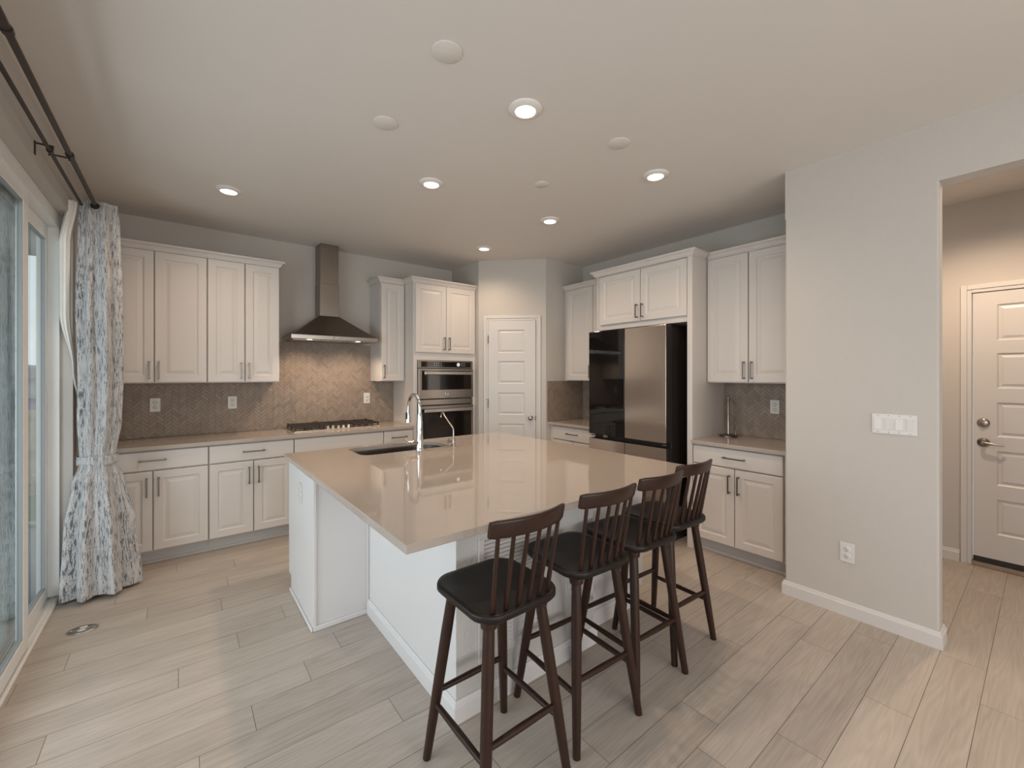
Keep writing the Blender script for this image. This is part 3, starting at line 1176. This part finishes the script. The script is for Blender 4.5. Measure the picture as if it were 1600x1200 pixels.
tag(fdoor(0, sp - .002, .872, 1.888, 'black_glass'), 'glossy black glass door')
fdoor(sp + .002, FW, .872, 1.888, 'fridge_glass_beige')
fdoor(0, sp - .002, .07, .828, 'fridge_glass_beige')
fdoor(sp + .002, FW, .07, .828, 'fridge_glass_beige')
for xx in (.02, FW - .02):
    MB().box(xx - .018, xx + .018, .012, .07, .851, .857, 'chrome', .002).build('hinge', fr)
MB().box(.14, .19, .05, .0605, .838, .866, 'nickel', .003).build('control_pad', fr)
for xx in (.06, FW - .06):
    for yy in (.14, .62):
        MB().lathe([(.02, 0), (.02, .03)], 'rubber', (xx, yy, .0005), 16).build('foot', fr)
MB().box(.02, FW - .02, .09, .094, .032, .068, 'black_metal').build('kick_grille', fr)

# paper towel holder
pt = thing('paper_towel_holder', 'empty chrome paper towel holder on the right counter', 'paper towel holder', (3.80, 1.758, ZC + .0005))
MB().lathe([(.074, 0), (.075, .004), (.073, .012), (.066, .015), (.02, .016), (.014, .02)], 'dark_nickel', (0, 0, 0), 36).build('base', pt)
MB().lathe([(.011, .0155), (.011, .32), (.007, .324), (.007, .328), (.013, .333), (.014, .341), (.011, .349), (0, .353)], 'nickel', (0, 0, 0), 20).build('rod', pt)
MB().lathe([(.0045, .0155), (.0045, .115), (.0065, .119), (.0065, .125), (0, .129)], 'nickel', (.043, -.042, 0), 14).build('tension_arm', pt)

# ------------------------------------------------------------------ outlets and switches


def outlet(label, loc, rz):
    r = thing('power_outlet', label, 'outlet', loc, rz, 'white duplex outlets')
    MB().box(-.036, .036, -.006, -.0006, -.059, .059, 'white_plastic', .0035).build('cover_plate', r)
    for s_ in (-1, 1):
        q = MB()
        cz = s_ * .020
        q.lathe([(.0165, 0), (.0165, .0025), (.0155, .0035), (0, .0035)], 'white_plastic', (0, -.0058, cz), 20, 'y')
        for dx, hh in ((-.006, .0045), (.006, .0036)):
            q.box(dx - .001, dx + .001, -.0098, -.0094, cz + .001, cz + .001 + hh * 2, 'dark_slot')
        q.lathe([(.0024, 0), (.0024, .0004)], 'dark_slot', (0, -.0094, cz - .007), 10, 'y')
        q.build('socket', r)
    return r


yt = YB - .0078
outlet('white outlet in the tile nearest the curtain', (-.174, yt, 1.197), 0)
outlet('white outlet in the tile under the wall cabinet left of the range hood', (.385, yt, 1.197), 0)
outlet('white outlet in the tile just right of the cooktop', (1.658, yt, 1.197), 0)
outlet('white outlet in the tile beside the paper towel holder', (XR - .0078, 1.44, 1.187), RIGHT)
outlet('white outlet low on the switch wall above the baseboard', (XW, .759, .382), RIGHT)

sw = thing('light_switch_plate', 'wide white plate with four rocker switches on the short wall', 'light switch', (XW, .546, 1.177), RIGHT)
MB().box(-.097, .097, -.006, -.0006, -.057, .057, 'white_plastic', .0035).build('cover_plate', sw)
for k in range(4):
    xx = -.069 + k * .046
    q = MB()
    q.box(xx - .017, xx + .017, -.0068, -.0058, -.034, .034, 'white_plastic', .0003)
    up = k % 2 == 0
    a, b = (-.0125, -.0085) if up else (-.0085, -.0125)
    q.add([(xx - .0155, -.0068, -.032), (xx + .0155, -.0068, -.032), (xx + .0155, -.0068, .032), (xx - .0155, -.0068, .032),
           (xx - .0155, a, -.031), (xx + .0155, a, -.031), (xx + .0155, b, .031), (xx - .0155, b, .031)],
          [(4, 5, 6, 7), (0, 1, 5, 4), (1, 2, 6, 5), (2, 3, 7, 6), (3, 0, 4, 7)], 'white_plastic')
    q.build('rocker', sw)
    for zz in (-.048, .048):
        MB().lathe([(.003, 0), (.0022, .0012), (0, .0012)], 'nickel', (xx, -.0058, zz), 10, 'y').build('screw', sw)

fo = thing('floor_outlet', 'oval metal floor outlet cover by the patio door', 'outlet', (-.440, 3.42, .0005), radians(-8))
mb = MB()
mb.lathe([(1, 0), (1, .003), (.92, .0062), (0, .0066)], 'nickel', n=40)
mb.v = [(x * .066, y * .046, z) for x, y, z in mb.v]
mb.build('cover_plate', fo)
for s_ in (-1, 1):
    q = MB().lathe([(.020, .0066), (.020, .0085), (.016, .0095), (0, .0095)], 'white_plastic', (.0, 0, 0), 20)
    q.v = [(x * .9, y * .62 + s_ * .0165, z) for x, y, z in q.v]
    q.build('socket_lid', fo)
for s_ in (-1, 1):
    MB().lathe([(.005, .0062), (.005, .0078), (0, .008)], 'steel_bright', (s_ * .048, 0, 0), 12).build('screw', fo)

# ------------------------------------------------------------------ island
XI0, XI1, YI0, YI1 = .561, 2.391, 1.263, 3.271
XB0, XB1, YB0, YB1, XB2 = .5876, .9066, 1.541, 2.590, 1.766
IR = 2.355       # right end of the island cabinets
YBK = 3.252
isl = thing('kitchen_island', 'large white kitchen island with beige quartz top and bar stools', 'island', (1.476, 2.267, 0))


def I(mb, name, parent=isl):
    mb.v = [(x - 1.476, y - 2.267, z) for x, y, z in mb.v]
    return mb.build(name, parent)


mb = MB()   # cabinet block (stove side), left side panel slightly proud with a toe notch at the far corner
mb.box(XB0, IR, YB1, YB1 + .02, .0, .882, 'island_paint')
mb.box(XB0, XB0 + .02, YB1 + .02, YBK - .07, .0, .882, 'island_paint')
mb.box(XB0, XB0 + .02, YBK - .07, YBK, .10, .882, 'island_paint')
mb.box(IR - .02, IR, YB1 + .02, YBK, .1, .882, 'island_paint')
mb.box(XB0 + .02, IR - .02, YBK - .018, YBK, .1, .882, 'island_paint')
mb.box(XB0 + .02, IR - .02, YBK - .09, YBK - .07, 0, .1, 'island_paint')
mb.box(XB0 + .02, IR - .02, YB1 + .02, YBK - .09, .09, .10, 'island_paint')
I(mb, 'cabinet_body')
# framed end panel that faces the stools' end
mb = MB()
fx0, fx1 = XB0, XB1 - .001
yy = YB1 - .001
mb.box(fx0, fx0 + .018, yy - .012, yy, .001, .882, 'island_paint', .003)
mb.box(fx1 - .012, fx1, yy - .012, yy, .001, .882, 'island_paint', .003)
mb.box(fx0, fx1, yy - .014, yy, .001, .030, 'island_paint', .004)
I(mb, 'end_panel_trim')
mb = MB()
mb.box(XB0 - .012, XB0 - .0005, YB1 - .013, YBK - .07, .001, .022, 'island_paint', .005)
I(mb, 'shoe_moulding')
# drywall knee wall
mb = MB()
mb.box(XB1, XB2, YB0 + .0015, YB1 - .002, 0, .882, 'island_paint')
mb.box(XB1 + .001, XB2, YB0, YB0 + .0014, 0, .882, 'textured_drywall')
I(mb, 'knee_wall')
mb = MB()   # recessed right part with toe notch
mb.box(XB2 + .0005, IR - .07, 1.64, YB1 - .002, 0, .882, 'island_paint')
mb.box(IR - .07, IR, 1.64, YB1 - .002, .10, .882, 'island_paint')
I(mb, 'right_cabinet')
bb = baseboard('', [(XB1 - .001, YB1 - .016), (XB1 - .001, YB0 - .001), (XB2 + .001, YB0 - .001), (XB2 + .001, YB0 + .09)], '', m='island_paint')
I(bb, 'baseboard')
bb = baseboard('', [(XB2 + .018, 1.639), (IR - .071, 1.639)], '', m='island_paint')
I(bb, 'baseboard')
# pieces carried by the island
iv = thing('return_air_vent', 'white louvred return air vent low on the island front behind the nearest stool', 'vent', (1.2, YB0, .485))
mb = MB()
vw, vh = .185, .285
mb.box(-vw, vw, -.010, -.0006, vh - .03, vh, 'trim_paint', .003)
mb.box(-vw, vw, -.010, -.0006, -vh, -vh + .03, 'trim_paint', .003)
mb.box(-vw, -vw + .03, -.010, -.0006, -vh + .03, vh - .03, 'trim_paint', .003)
mb.box(vw - .03, vw, -.010, -.0006, -vh + .03, vh - .03, 'trim_paint', .003)
mb.box(-.006, .006, -.010, -.0006, -vh + .03, vh - .03, 'trim_paint', .002)
mb.build('frame', iv)
MB().box(-vw + .03, vw - .03, -.0016, -.0007, -vh + .03, vh - .03, 'dark_slot').build('backing', iv)
mb = MB()
n = 28
for k in range(n):
    z = -vh + .036 + k * (2 * vh - .07) / (n - 1)
    for (a, b) in ((-vw + .031, -.007), (.007, vw - .031)):
        mb.prism([(-.0018, z + .006), (-.0095, z - .006), (-.0085, z - .007), (-.0017, z + .004)], 'x', a, b, 'trim_paint')
mb.build('louvres', iv)
outlet('white outlet on the island front between the stools', (1.583, YB0, .378), 0)
outlet('white outlet on the left end of the island', (XB0, 2.887, .724), -pi / 2 - 0).rotation_euler = (0, 0, -pi / 2)

# island top with the sink cut-out
SX0, SX1, SYA, SYB = .960, 1.640, 2.850, 3.215


def sink_outline(grow=0.0):
    pts = []
    x0, x1, y0, y1 = SX0 - grow, SX1 + grow, SYA - grow, SYB + grow
    for (cx, cy, sx, sy, r, a0) in ((x0, y0, -1, -1, .07, pi), (x1, y0, 1, -1, .05, 1.5 * pi), (x1, y1, 1, 1, .19, 0), (x0, y1, -1, 1, .07, .5 * pi)):
        for k in range(9):
            a = a0 + k * pi / 16
            pts.append((cx - sx * r + r * cos(a), cy - sy * r + r * sin(a)))
    return pts


def island_top():
    bm = bmesh.new()
    outer = [(XI0, YI0), (XI1, YI0), (XI1, YI1), (XI0, YI1)]
    inner = sink_outline()
    ov_ = [bm.verts.new((x, y, ZC)) for x, y in outer]
    iv_ = [bm.verts.new((x, y, ZC)) for x, y in inner]
    ed = [bm.edges.new((ov_[i], ov_[(i + 1) % 4])) for i in range(4)]
    n_ = len(iv_)
    ed += [bm.edges.new((iv_[i], iv_[(i + 1) % n_])) for i in range(n_)]
    bmesh.ops.triangle_fill(bm, use_beauty=True, use_dissolve=False, edges=ed)
    g_ = bmesh.ops.extrude_face_region(bm, geom=list(bm.faces))
    for v in [q for q in g_['geom'] if isinstance(q, bmesh.types.BMVert)]:
        v.co.z = .884
    o_ = MB().bm(bm, 'quartz').build('countertop')
    md = o_.modifiers.new('bevel', 'BEVEL')
    md.width = .003
    md.segments = 2
    md.limit_method = 'ANGLE'
    md.angle_limit = radians(50)
    return tag(o_, 'large glossy beige quartz island top with an undermount sink', 'countertop', 'quartz countertops')


island_top()
sk = thing('kitchen_sink', 'stainless steel undermount sink in the island top', 'sink', (0, 0, 0))
mb = MB()
loops = [(.012, .8835), (.004, .8835), (.002, .876), (-.006, .72), (-.03, .70)]
vs, fs = [], []
n = len(sink_outline())
for g_, z in loops:
    vs += [(x, y, z) for x, y in sink_outline(g_)]
for i in range(len(loops) - 1):
    for k in range(n):
        k2 = (k + 1) % n
        fs.append((i * n + k, i * n + k2, (i + 1) * n + k2, (i + 1) * n + k))
fs.append(tuple(range((len(loops) - 1) * n, len(loops) * n)))
mb.add(vs, fs, 'sink_steel')
mb.build('basin', sk)
MB().lathe([(.045, 0), (.044, .003), (.03, .004), (.028, .001), (0, .001)], 'chrome', (1.28, 3.06, .7005), 24).build('drain', sk)

# faucet
fc = thing('kitchen_faucet', 'tall chrome pull-down gooseneck faucet on the island', 'faucet', (1.356, 2.818, ZC + .0005))
MB().lathe([(.029, 0), (.029, .006), (.026, .012), (.0245, .04), (.023, .12), (.0205, .20), (.016, .255), (.0125, .27)], 'chrome', n=28).build('body', fc)
mb = MB()
pts = [(0, 0, .262), (0, 0, .30)]
for k in range(1, 15):
    a = pi * k / 14 * 1.02
    pts.append((-.0, .095 - .095 * cos(a), .30 + .098 * sin(a)))
mb.tube(pts, .0115, 'chrome', 16)
mb.build('spout', fc)
mb = MB()
ex, ey, ez = pts[-1]
mb.tube([(ex, ey - .001, ez + .005), (ex, ey + .002, ez - .03), (ex, ey + .005, ez - .06), (ex, ey + .008, ez - .11)], [.0125, .0135, .016, .021], 'chrome', 18)
mb.box(ex - .021, ex - .012, ey - .008, ey + .010, ez - .085, ez - .035, 'black_metal', .002)
mb.build('spray_head', fc)
mb = MB()
mb.tube([(-.018, 0, .055), (-.095, 0, .060)], [.017, .019], 'chrome', 18)
mb.tube([(-.088, 0, .066), (-.115, .004, .10)], [.0065, .0055], 'chrome', 10)
mb.build('handle', fc)

ff = thing('filter_faucet', 'slim brushed drinking water faucet on the island beside the sink', 'faucet', (1.632, 2.812, ZC + .0005))
MB().lathe([(.021, 0), (.02, .005), (.013, .009), (.0125, .03), (.009, .065), (.0065, .07)], 'nickel', n=22).build('body', ff)
mb = MB()
pts = [(0, 0, .066), (0, 0, .12), (0, .004, .13)]
P0, P1 = Vector((0, .01, .138)), Vector((0, .145, .225))
for k in range(5):
    pts.append(tuple(P0.lerp(P1, k / 4)))
for k in range(1, 9):
    a = radians(57 + k * 17)
    pts.append((0, .165 - .033 * cos(a) + .0, .212 + .033 * sin(a)))
mb.tube(pts, .0048, 'steel_bright', 12)
mb.build('spout', ff)
mb = MB()
mb.tube([(-.008, .004, .036), (-.034, .012, .040)], [.007, .009], 'dark_nickel', 12)
for a in (0, 1.57):
    c_v = Vector((-.036, .0125, .041))
    dv = Vector((.25, cos(a), sin(a))).normalized() * .020
    mb.tube([tuple(c_v - dv), tuple(c_v + dv)], .0045, 'dark_nickel', 8)
mb.build('handle', ff)

# ------------------------------------------------------------------ bar stools


def rounded_seat(hx, hy, r, z0, z1):
    """seat blank, slightly dished, front edge (+y) a bit fuller"""
    pts = []
    for (cx, cy, a0, rr) in ((-hx, -hy, pi, r), (hx, -hy, 1.5 * pi, r), (hx, hy, 0, r), (-hx, hy, .5 * pi, r)):
        sx, sy = (1 if cx > 0 else -1), (1 if cy > 0 else -1)
        for k in range(9):
            a = a0 + k * pi / 16
            pts.append([cx - sx * rr + rr * cos(a), cy - sy * rr + rr * sin(a)])
    for p in pts:       # bow the sides out a little
        p[0] *= 1 + .045 * (1 - (p[1] / hy) ** 2)
        p[1] *= 1 + .05 * (1 - (p[0] / hx) ** 2) * (1 if p[1] > 0 else .9)
    vs, fs = [], []
    rings_ = [(0, z0), (.75, z0), (.955, z0 + .004), (1.0, z0 + .014), (1.0, z1 - .006), (.985, z1), (.90, z1 - .002), (.62, z1 - .010), (.3, z1 - .013), (0, z1 - .0135)]
    n_ = len(pts)
    for s_, z in rings_:
        for p in pts:
            vs.append((p[0] * s_, p[1] * s_, z))
    for i in range(len(rings_) - 1):
        for k in range(n_):
            k2 = (k + 1) % n_
            fs.append((i * n_ + k, i * n_ + k2, (i + 1) * n_ + k2, (i + 1) * n_ + k))
    return vs, fs


def make_stool(label):
    r = thing('bar_stool', label, 'bar stool', (0, 0, 0), 0, 'dark wood bar stools at the island')
    mb = MB()
    vs, fs = rounded_seat(.173, .180, .072, .650, .684)
    mb.add(vs, fs, 'espresso_seat', True)
    mb.build('seat', r)
    top = {}
    for sx in (-1, 1):
        for sy in (-1, 1):
            a = Vector((sx * .112, sy * .118, .648))
            b = Vector((sx * .183, sy * .193, .001))
            top[(sx, sy)] = (a, b)
            mb = MB()
            mb.tube([a.lerp(b, t) for t in (0, .25, .6, .9, 1)], [.0195, .021, .020, .0165, .0155], 'espresso_wood', 14)
            lg = mb.build('leg', r)
            q = MB()
            q.lathe([(.028, 0), (.030, .018), (.027, .030)], 'espresso_wood', (a.x, a.y, .6195), 16)
            q.build('leg_block', lg)
    for sx in (-1, 1):
        q = MB()
        q.prism([(-.15, .6495), (-.135, .632), (.135, .632), (.15, .6495)], 'y', -.02, .02, 'espresso_wood')
        q.v = [(y + sx * .112, x, z) for x, y, z in q.v]
        q.build('seat_rail', r)

    def at(k, z):
        a, b = top[k]
        t = (a.z - z) / (a.z - b.z)
        return a.lerp(b, t)
    for (k1, k2, z) in (((-1, 1), (1, 1), .262), ((-1, -1), (1, -1), .262), ((-1, -1), (-1, 1), .215), ((1, -1), (1, 1), .215)):
        p, q2 = at(k1, z), at(k2, z)
        mb = MB()
        mb.tube([p.lerp(q2, t) for t in (0, .12, .5, .88, 1)], [.0095, .011, .0125, .011, .0095], 'espresso_wood', 12)
        mb.build('stretcher', r)
    # back: six spindles flaring up to a curved rail
    RW = .160
    yr = lambda x: -.222 + .034 * (x / RW) ** 2

    for k in range(6):
        t = -1 + 2 * k / 5
        xb_, xt = t * .120, t * .132
        yb_ = -.160 + .012 * t * t
        mb = MB()
        p = Vector((xb_, yb_, .676))
        q2 = Vector((xt, yr(xt) + .002, .952))
        mb.tube([p.lerp(q2, s_) for s_ in (0, .2, .6, 1)], [.0085, .0092, .0082, .0072], 'espresso_wood', 10)
        mb.build('spindle', r)
    mb = MB()
    N = 16
    prof = [(-.009, -.030), (-.0105, -.021), (-.0105, .021), (-.008, .028), (-.002, .0305), (.006, .029), (.0095, .021), (.0095, -.021), (.006, -.031), (-.002, -.0325)]
    vs, fs = [], []
    for i in range(N + 1):
        x = -RW + 2 * RW * i / N
        e_ = 1 - max(0, (abs(x) / RW - .96) / .04) * .12
        for (py, pz) in prof:
            vs.append((x, yr(x) + py * (.9 if e_ == 1 else .75) - .006 * (pz / .03), .970 + pz * e_))
    kk = len(prof)
    for i in range(N):
        for j in range(kk):
            j2 = (j + 1) % kk
            fs.append((i * kk + j, i * kk + j2, (i + 1) * kk + j2, (i + 1) * kk + j))
    mb.add(vs, fs, 'espresso_wood', True)
    mb.add(vs[:kk], [tuple(range(kk))], 'espresso_wood')
    mb.add(vs[-kk:], [tuple(range(kk))], 'espresso_wood')
    mb.build('top_rail', r)
    return r


stool = make_stool('dark wood bar stool nearest the camera, fully in front of the others')
spots = [(.917, 1.272, 0.0, None),
         (1.372, 1.295, -.05, 'second dark wood bar stool from the camera, in front of the island outlet'),
         (1.764, 1.305, -.05, 'third dark wood bar stool from the camera, beside the farthest one'),
         (2.132, 1.348, -.04, 'dark wood bar stool farthest from the camera, at the refrigerator end')]
for i, (x, y, a, lab) in enumerate(spots):
    o = stool if i == 0 else copy_tree(stool)
    o.location = (x, y, 0)
    o.rotation_euler = (0, 0, a)
    if lab:
        o['label'] = lab

# ------------------------------------------------------------------ ceiling lights and covers


def ceiling_light(label, x, y, seen=True):
    r = thing('recessed_light', label, 'ceiling light', (x, y, C), 0, 'lit recessed ceiling lights')
    MB().lathe([(.086, -.0006), (.086, -.004), (.078, -.009), (.060, -.016), (.053, -.017), (.051, -.006)], 'lamp_trim', n=40).build('trim_ring', r)
    MB().lathe([(.0508, -.010), (.03, -.0115), (0, -.012)], 'lamp_lens', n=32).build('lens', r)
    l = bpy.data.lights.new('recessed_light_bulb', 'SPOT')
    l.energy = SPOT_W
    l.color = WARM
    l.spot_size = radians(150)
    l.spot_blend = 0.9
    l.shadow_soft_size = .05
    lo = bpy.data.objects.new('bulb', l)
    lo.location = (0, 0, -.03)
    COL.objects.link(lo)
    lo.parent = r
    return r


ceiling_light('lit recessed light over the front of the island, nearest the camera', 1.375, 1.649)
ceiling_light('lit recessed light over the island sink, in line with the range hood', 1.385, 2.695)
ceiling_light('lit recessed light nearest the switch wall, above the far stool', 2.52, 1.649)
ceiling_light('lit recessed light above the left wall cabinets, nearest the curtain', .275, 3.714)
ceiling_light('lit recessed light in front of the refrigerator', 2.53, 2.70)
ceiling_light('lit recessed light in front of the oven cabinet and pantry door', 2.535, 3.725)


def hidden_lamp(name, x, y, watts):
    l = bpy.data.lights.new(name, 'SPOT')
    l.energy = watts
    l.color = WARM
    l.spot_size = radians(150)
    l.spot_blend = .7
    l.shadow_soft_size = .05
    o_ = bpy.data.objects.new(name, l)
    o_.location = (x, y, C - .03)
    COL.objects.link(o_)


hidden_lamp('hall_ceiling_lamp', 3.98, .25, 72)


def cover(label, x, y, r_):
    m_ = MB().lathe([(r_, -.0006), (r_, -.003), (r_ * .96, -.0045), (0, -.005)], 'ceiling_paint', n=40)
    o_ = m_.build('ceiling_cover')
    o_.location = (x, y, C)
    return tag(o_, label, 'ceiling cover', 'round blank covers on the ceiling')


cover('largest-looking round blank ceiling cover, nearest the top of the picture', .876, 1.562, .064)
cover('round blank ceiling cover left of the front island light', .864, 2.207, .064)
cover('round blank ceiling cover right of the front island light', 2.008, 1.557, .064)
cover('round blank ceiling cover just before the refrigerator-side light', 2.008, 2.23, .052)

# ------------------------------------------------------------------ curtain rods and curtains
RX1, RX2, RZ = -.439, -.508, 2.565
cr_ = thing('curtain_rod', 'dark bronze double curtain rod above the patio door', 'curtain rod', (RX1, 1.2, RZ))
mb = MB()
mb.tube([(0, .0, 0), (0, .86, 0)], .0135, 'bronze', 14)
mb.tube([(0, .86, 0), (0, .885, 0)], .0165, 'bronze', 14)
mb.tube([(0, .885, 0), (0, 2.80, 0)], .0115, 'bronze', 14)
mb.build('front_rod', cr_)
dx = RX2 - RX1
MB().tube([(dx, 0, 0), (dx, 2.80, 0)], .0085, 'bronze', 12).build('back_rod', cr_)
for yy in (1.86, .06):
    mb = MB()
    mb.box(XL - RX1 + .0008, XL - RX1 + .005, yy - .008, yy + .008, -.035, .032, 'bronze', .001)
    mb.box(XL - RX1 + .004, dx + .004, yy - .005, yy + .005, .020, .026, 'bronze')
    mb.box(dx, dx + .014, yy - .005, yy + .005, .008, .026, 'bronze')
    mb.box(dx + .012, .004, yy - .005, yy + .005, -.020, -.014, 'bronze')
    mb.tube([(dx, yy - .012, 0), (dx, yy + .012, 0)], .0125, 'bronze', 14)
    mb.tube([(0, yy - .012, 0), (0, yy + .012, 0)], .0165, 'bronze', 14)
    mb.tube([(dx, yy, -.012), (dx - .004, yy, -.026)], .003, 'bronze', 8)
    mb.tube([(0, yy, -.015), (-.004, yy, -.03)], .003, 'bronze', 8)
    mb.build('bracket', cr_)


def smooth(t):
    return t * t * (3 - 2 * t)


def lerp_keys(keys, z):
    """keys: list of (z, values...) in falling z"""
    for a, b in zip(keys, keys[1:]):
        if a[0] >= z >= b[0]:
            t = smooth((a[0] - z) / (a[0] - b[0]))
            return [p + (q - p) * t for p, q in zip(a[1:], b[1:])]
    return list(keys[-1][1:])


def cloth(name, keys, nf, NA, NZ, m, seed, amp_mul=1.0, lobes=None):
    rng = random.Random(seed)
    ph = [rng.uniform(0, 2 * pi) for _ in range(6)]
    vs, fs, uvs = [], [], []
    z_top, z_bot = keys[0][0], keys[-1][0]
    for i in range(NZ + 1):
        z = z_top + (z_bot - z_top) * i / NZ
        cx, cy, ax, ay, amp = lerp_keys(keys, z)
        for k in range(NA):
            a = 2 * pi * k / NA
            f = sin(nf * a + ph[0] + .6 * sin(2 * a + ph[1]) + .25 * z)
            f = math.copysign(abs(f) ** .8, f)
            f2 = sin((nf * 2 + 3) * a + ph[2] + .5 * z)
            rr = 1 + amp * (f + .28 * f2)
            x, y = cx + ax * cos(a) * rr, cy + ay * sin(a) * rr
            zz = z
            if i == NZ:
                zz = z + .006 * (1 + sin(3 * a + ph[3]))
            vs.append((max(x, XL + .004) if y > DY1 - .01 else max(x, -.610), y, zz))
            uvs.append((k / NA, z / 2.6))
    for i in range(NZ):
        for k in range(NA):
            k2 = (k + 1) % NA
            fs.append((i * NA + k, i * NA + k2, (i + 1) * NA + k2, (i + 1) * NA + k))
    me = bpy.data.meshes.new(name)
    me.from_pydata(vs, [], fs)
    me.materials.append(MATS[m])
    uvl = me.uv_layers.new(name='cloth')
    li = 0
    for p in me.polygons:
        p.use_smooth = True
        us = [uvs[v][0] for v in p.vertices]
        wrap = max(us) - min(us) > .5
        for v in p.vertices:
            u, t = uvs[v]
            if wrap and u < .5:
                u += 1
            uvl.data[li].uv = (u * 1.7, t * 2.6)
            li += 1
    me.update()
    o_ = bpy.data.objects.new(name, me)
    COL.objects.link(o_)
    return o_


cu = thing('curtain', 'grey and white printed curtain tied back beside the patio door', 'curtain', (0, 0, 0))
keys = [(2.598, -.432, 3.930, .092, .050, .08),
        (2.45, -.430, 3.935, .094, .065, .15),
        (1.90, -.430, 3.945, .104, .090, .17),
        (1.45, -.424, 3.950, .102, .095, .15),
        (1.15, -.430, 3.950, .100, .095, .14),
        (.925, -.436, 3.950, .088, .080, .07),
        (.86, -.436, 3.950, .088, .080, .07),
        (.75, -.436, 3.955, .120, .115, .12),
        (.45, -.430, 3.965, .160, .160, .15),
        (.018, -.425, 3.985, .182, .190, .17)]
o = cloth('fabric', keys, 8, 260, 90, 'print_fabric', 5)
o.parent = cu
keys_t = [(.922, -.436, 3.950, .100, .092, .015), (.890, -.436, 3.950, .103, .095, .015), (.862, -.436, 3.950, .100, .092, .015)]
o = cloth('tieback', keys_t, 8, 96, 4, 'print_fabric', 6)
o.parent = cu
mb = MB()
ring = [(RX1 + .024 * cos(a), 3.858, RZ - .006 + .024 * sin(a)) for a in [k * 2 * pi / 24 for k in range(25)]]
mb.tube(ring, .0045, 'nickel', 8, cap=False)
mb.build('grommet', cu)
MB().tube([(RX1, 3.862, RZ - .006), (RX1, 3.866, RZ - .006)], .0235, 'dark_slot', 20).build('grommet_hole', cu)

sh = thing('sheer_curtain', 'plain white sheer curtain behind the printed curtain', 'curtain', (0, 0, 0))
keys_s = [(2.570, -.549, 3.90, .024, .045, .10),
          (2.30, -.579, 3.895, .023, .055, .10),
          (1.85, -.581, 3.90, .021, .055, .10),
          (1.50, -.5535, 3.985, .006, .04, .05),
          (1.25, -.543, 4.085, .010, .022, .05),
          (.905, -.543, 4.085, .010, .022, .05)]
o = cloth('fabric', keys_s, 7, 120, 50, 'sheer_fabric', 9)
o.parent = sh

# ------------------------------------------------------------------ outside the patio door
tag(MB().box(-14, -.74, -8, 30, -.25, -.08, 'yard_grass').build('lawn'), 'lawn beyond the patio', 'lawn', kind='structure')
tag(MB().box(-4.2, -.735, -1, 6.4, -.08, -.03, 'patio_concrete').build('patio_slab'), 'concrete patio outside the sliding door', 'patio', kind='structure')
tag(MB().box(-4.4, -.72, 0, 6.35, 2.66, 2.9, 'patio_paint').build('patio_roof'), 'grey covered patio roof outside the glass door', 'roof', kind='structure')
tag(MB().box(-3.6, -1.20, 6.1, 6.3, -.03, 2.658, 'backdrop_dark').build('patio_backdrop'), 'added dark backdrop at the end of the covered patio', 'wall', kind='structure')  # added dark backing so the near pane shows the curtain's reflection
pp = thing('patio_post', 'grey square patio post seen through the glass door', 'post', (-1.02, 6.2, -.03))
MB().box(-.06, .06, -.06, .06, .03, 2.688, 'patio_paint', .005).build('shaft', pp)
MB().box(-.085, .085, -.085, .085, 0, .10, 'patio_paint', .005).build('base', pp)
fn = thing('fence', 'tan wooden rail fence across the yard', 'fence', (-2.2, 8.0, -.08))
mb = MB()
for k in range(26):
    mb.box(-2.6 + k * .2, -2.6 + k * .2 + .192, .03, .05, .02, 1.02, 'fence_wood')
mb.build('boards', fn)
for z in (.16, .58, 1.0):
    MB().box(-2.6, 2.6, -.0, .0295, z, z + .09, 'fence_wood').build('rail', fn)
for x in (-2.6, -.7, 1.2):
    MB().box(x - .05, x + .05, .051, .14, 0, 1.1, 'fence_wood').build('post', fn)
nb = thing('neighbour_house', 'distant grey house with dark roof beyond the fence', 'house', (-6.2, 30, -.25))
MB().box(-3.5, 3.5, 0, 5, 0, 1.55, 'house_wall').build('walls', nb)
mb = MB()
mb.prism([(-.3, 1.55), (5.3, 1.55), (2.5, 2.1)], 'x', -3.8, 3.8, 'roof_shingle')
mb.build('roof', nb)
sd = thing('garden_shed', 'purple shed just behind the yard fence', 'shed', (-3.1, 13.0, -.25))
MB().box(-1.6, 1.6, 0, 1.4, 0, 1.2, 'shed_wall').build('walls', sd)
MB().prism([(-.1, 1.2), (1.5, 1.2), (1.5, 1.26), (-.1, 1.24)], 'x', -1.7, 1.7, 'roof_shingle').build('roof', sd)
mb = MB()
N = 40
poly = [(-60, -1), (40, -1)] + [(40 - 100 * i / N, 3.0 + 1.2 * sin(i * .7) + .7 * sin(i * 1.9 + 1)) for i in range(N + 1)]
mb.prism(poly, 'y', 88, 92, 'far_hill')
tag(mb.build('hills'), 'low blue hills on the horizon', 'hills', kind='structure')
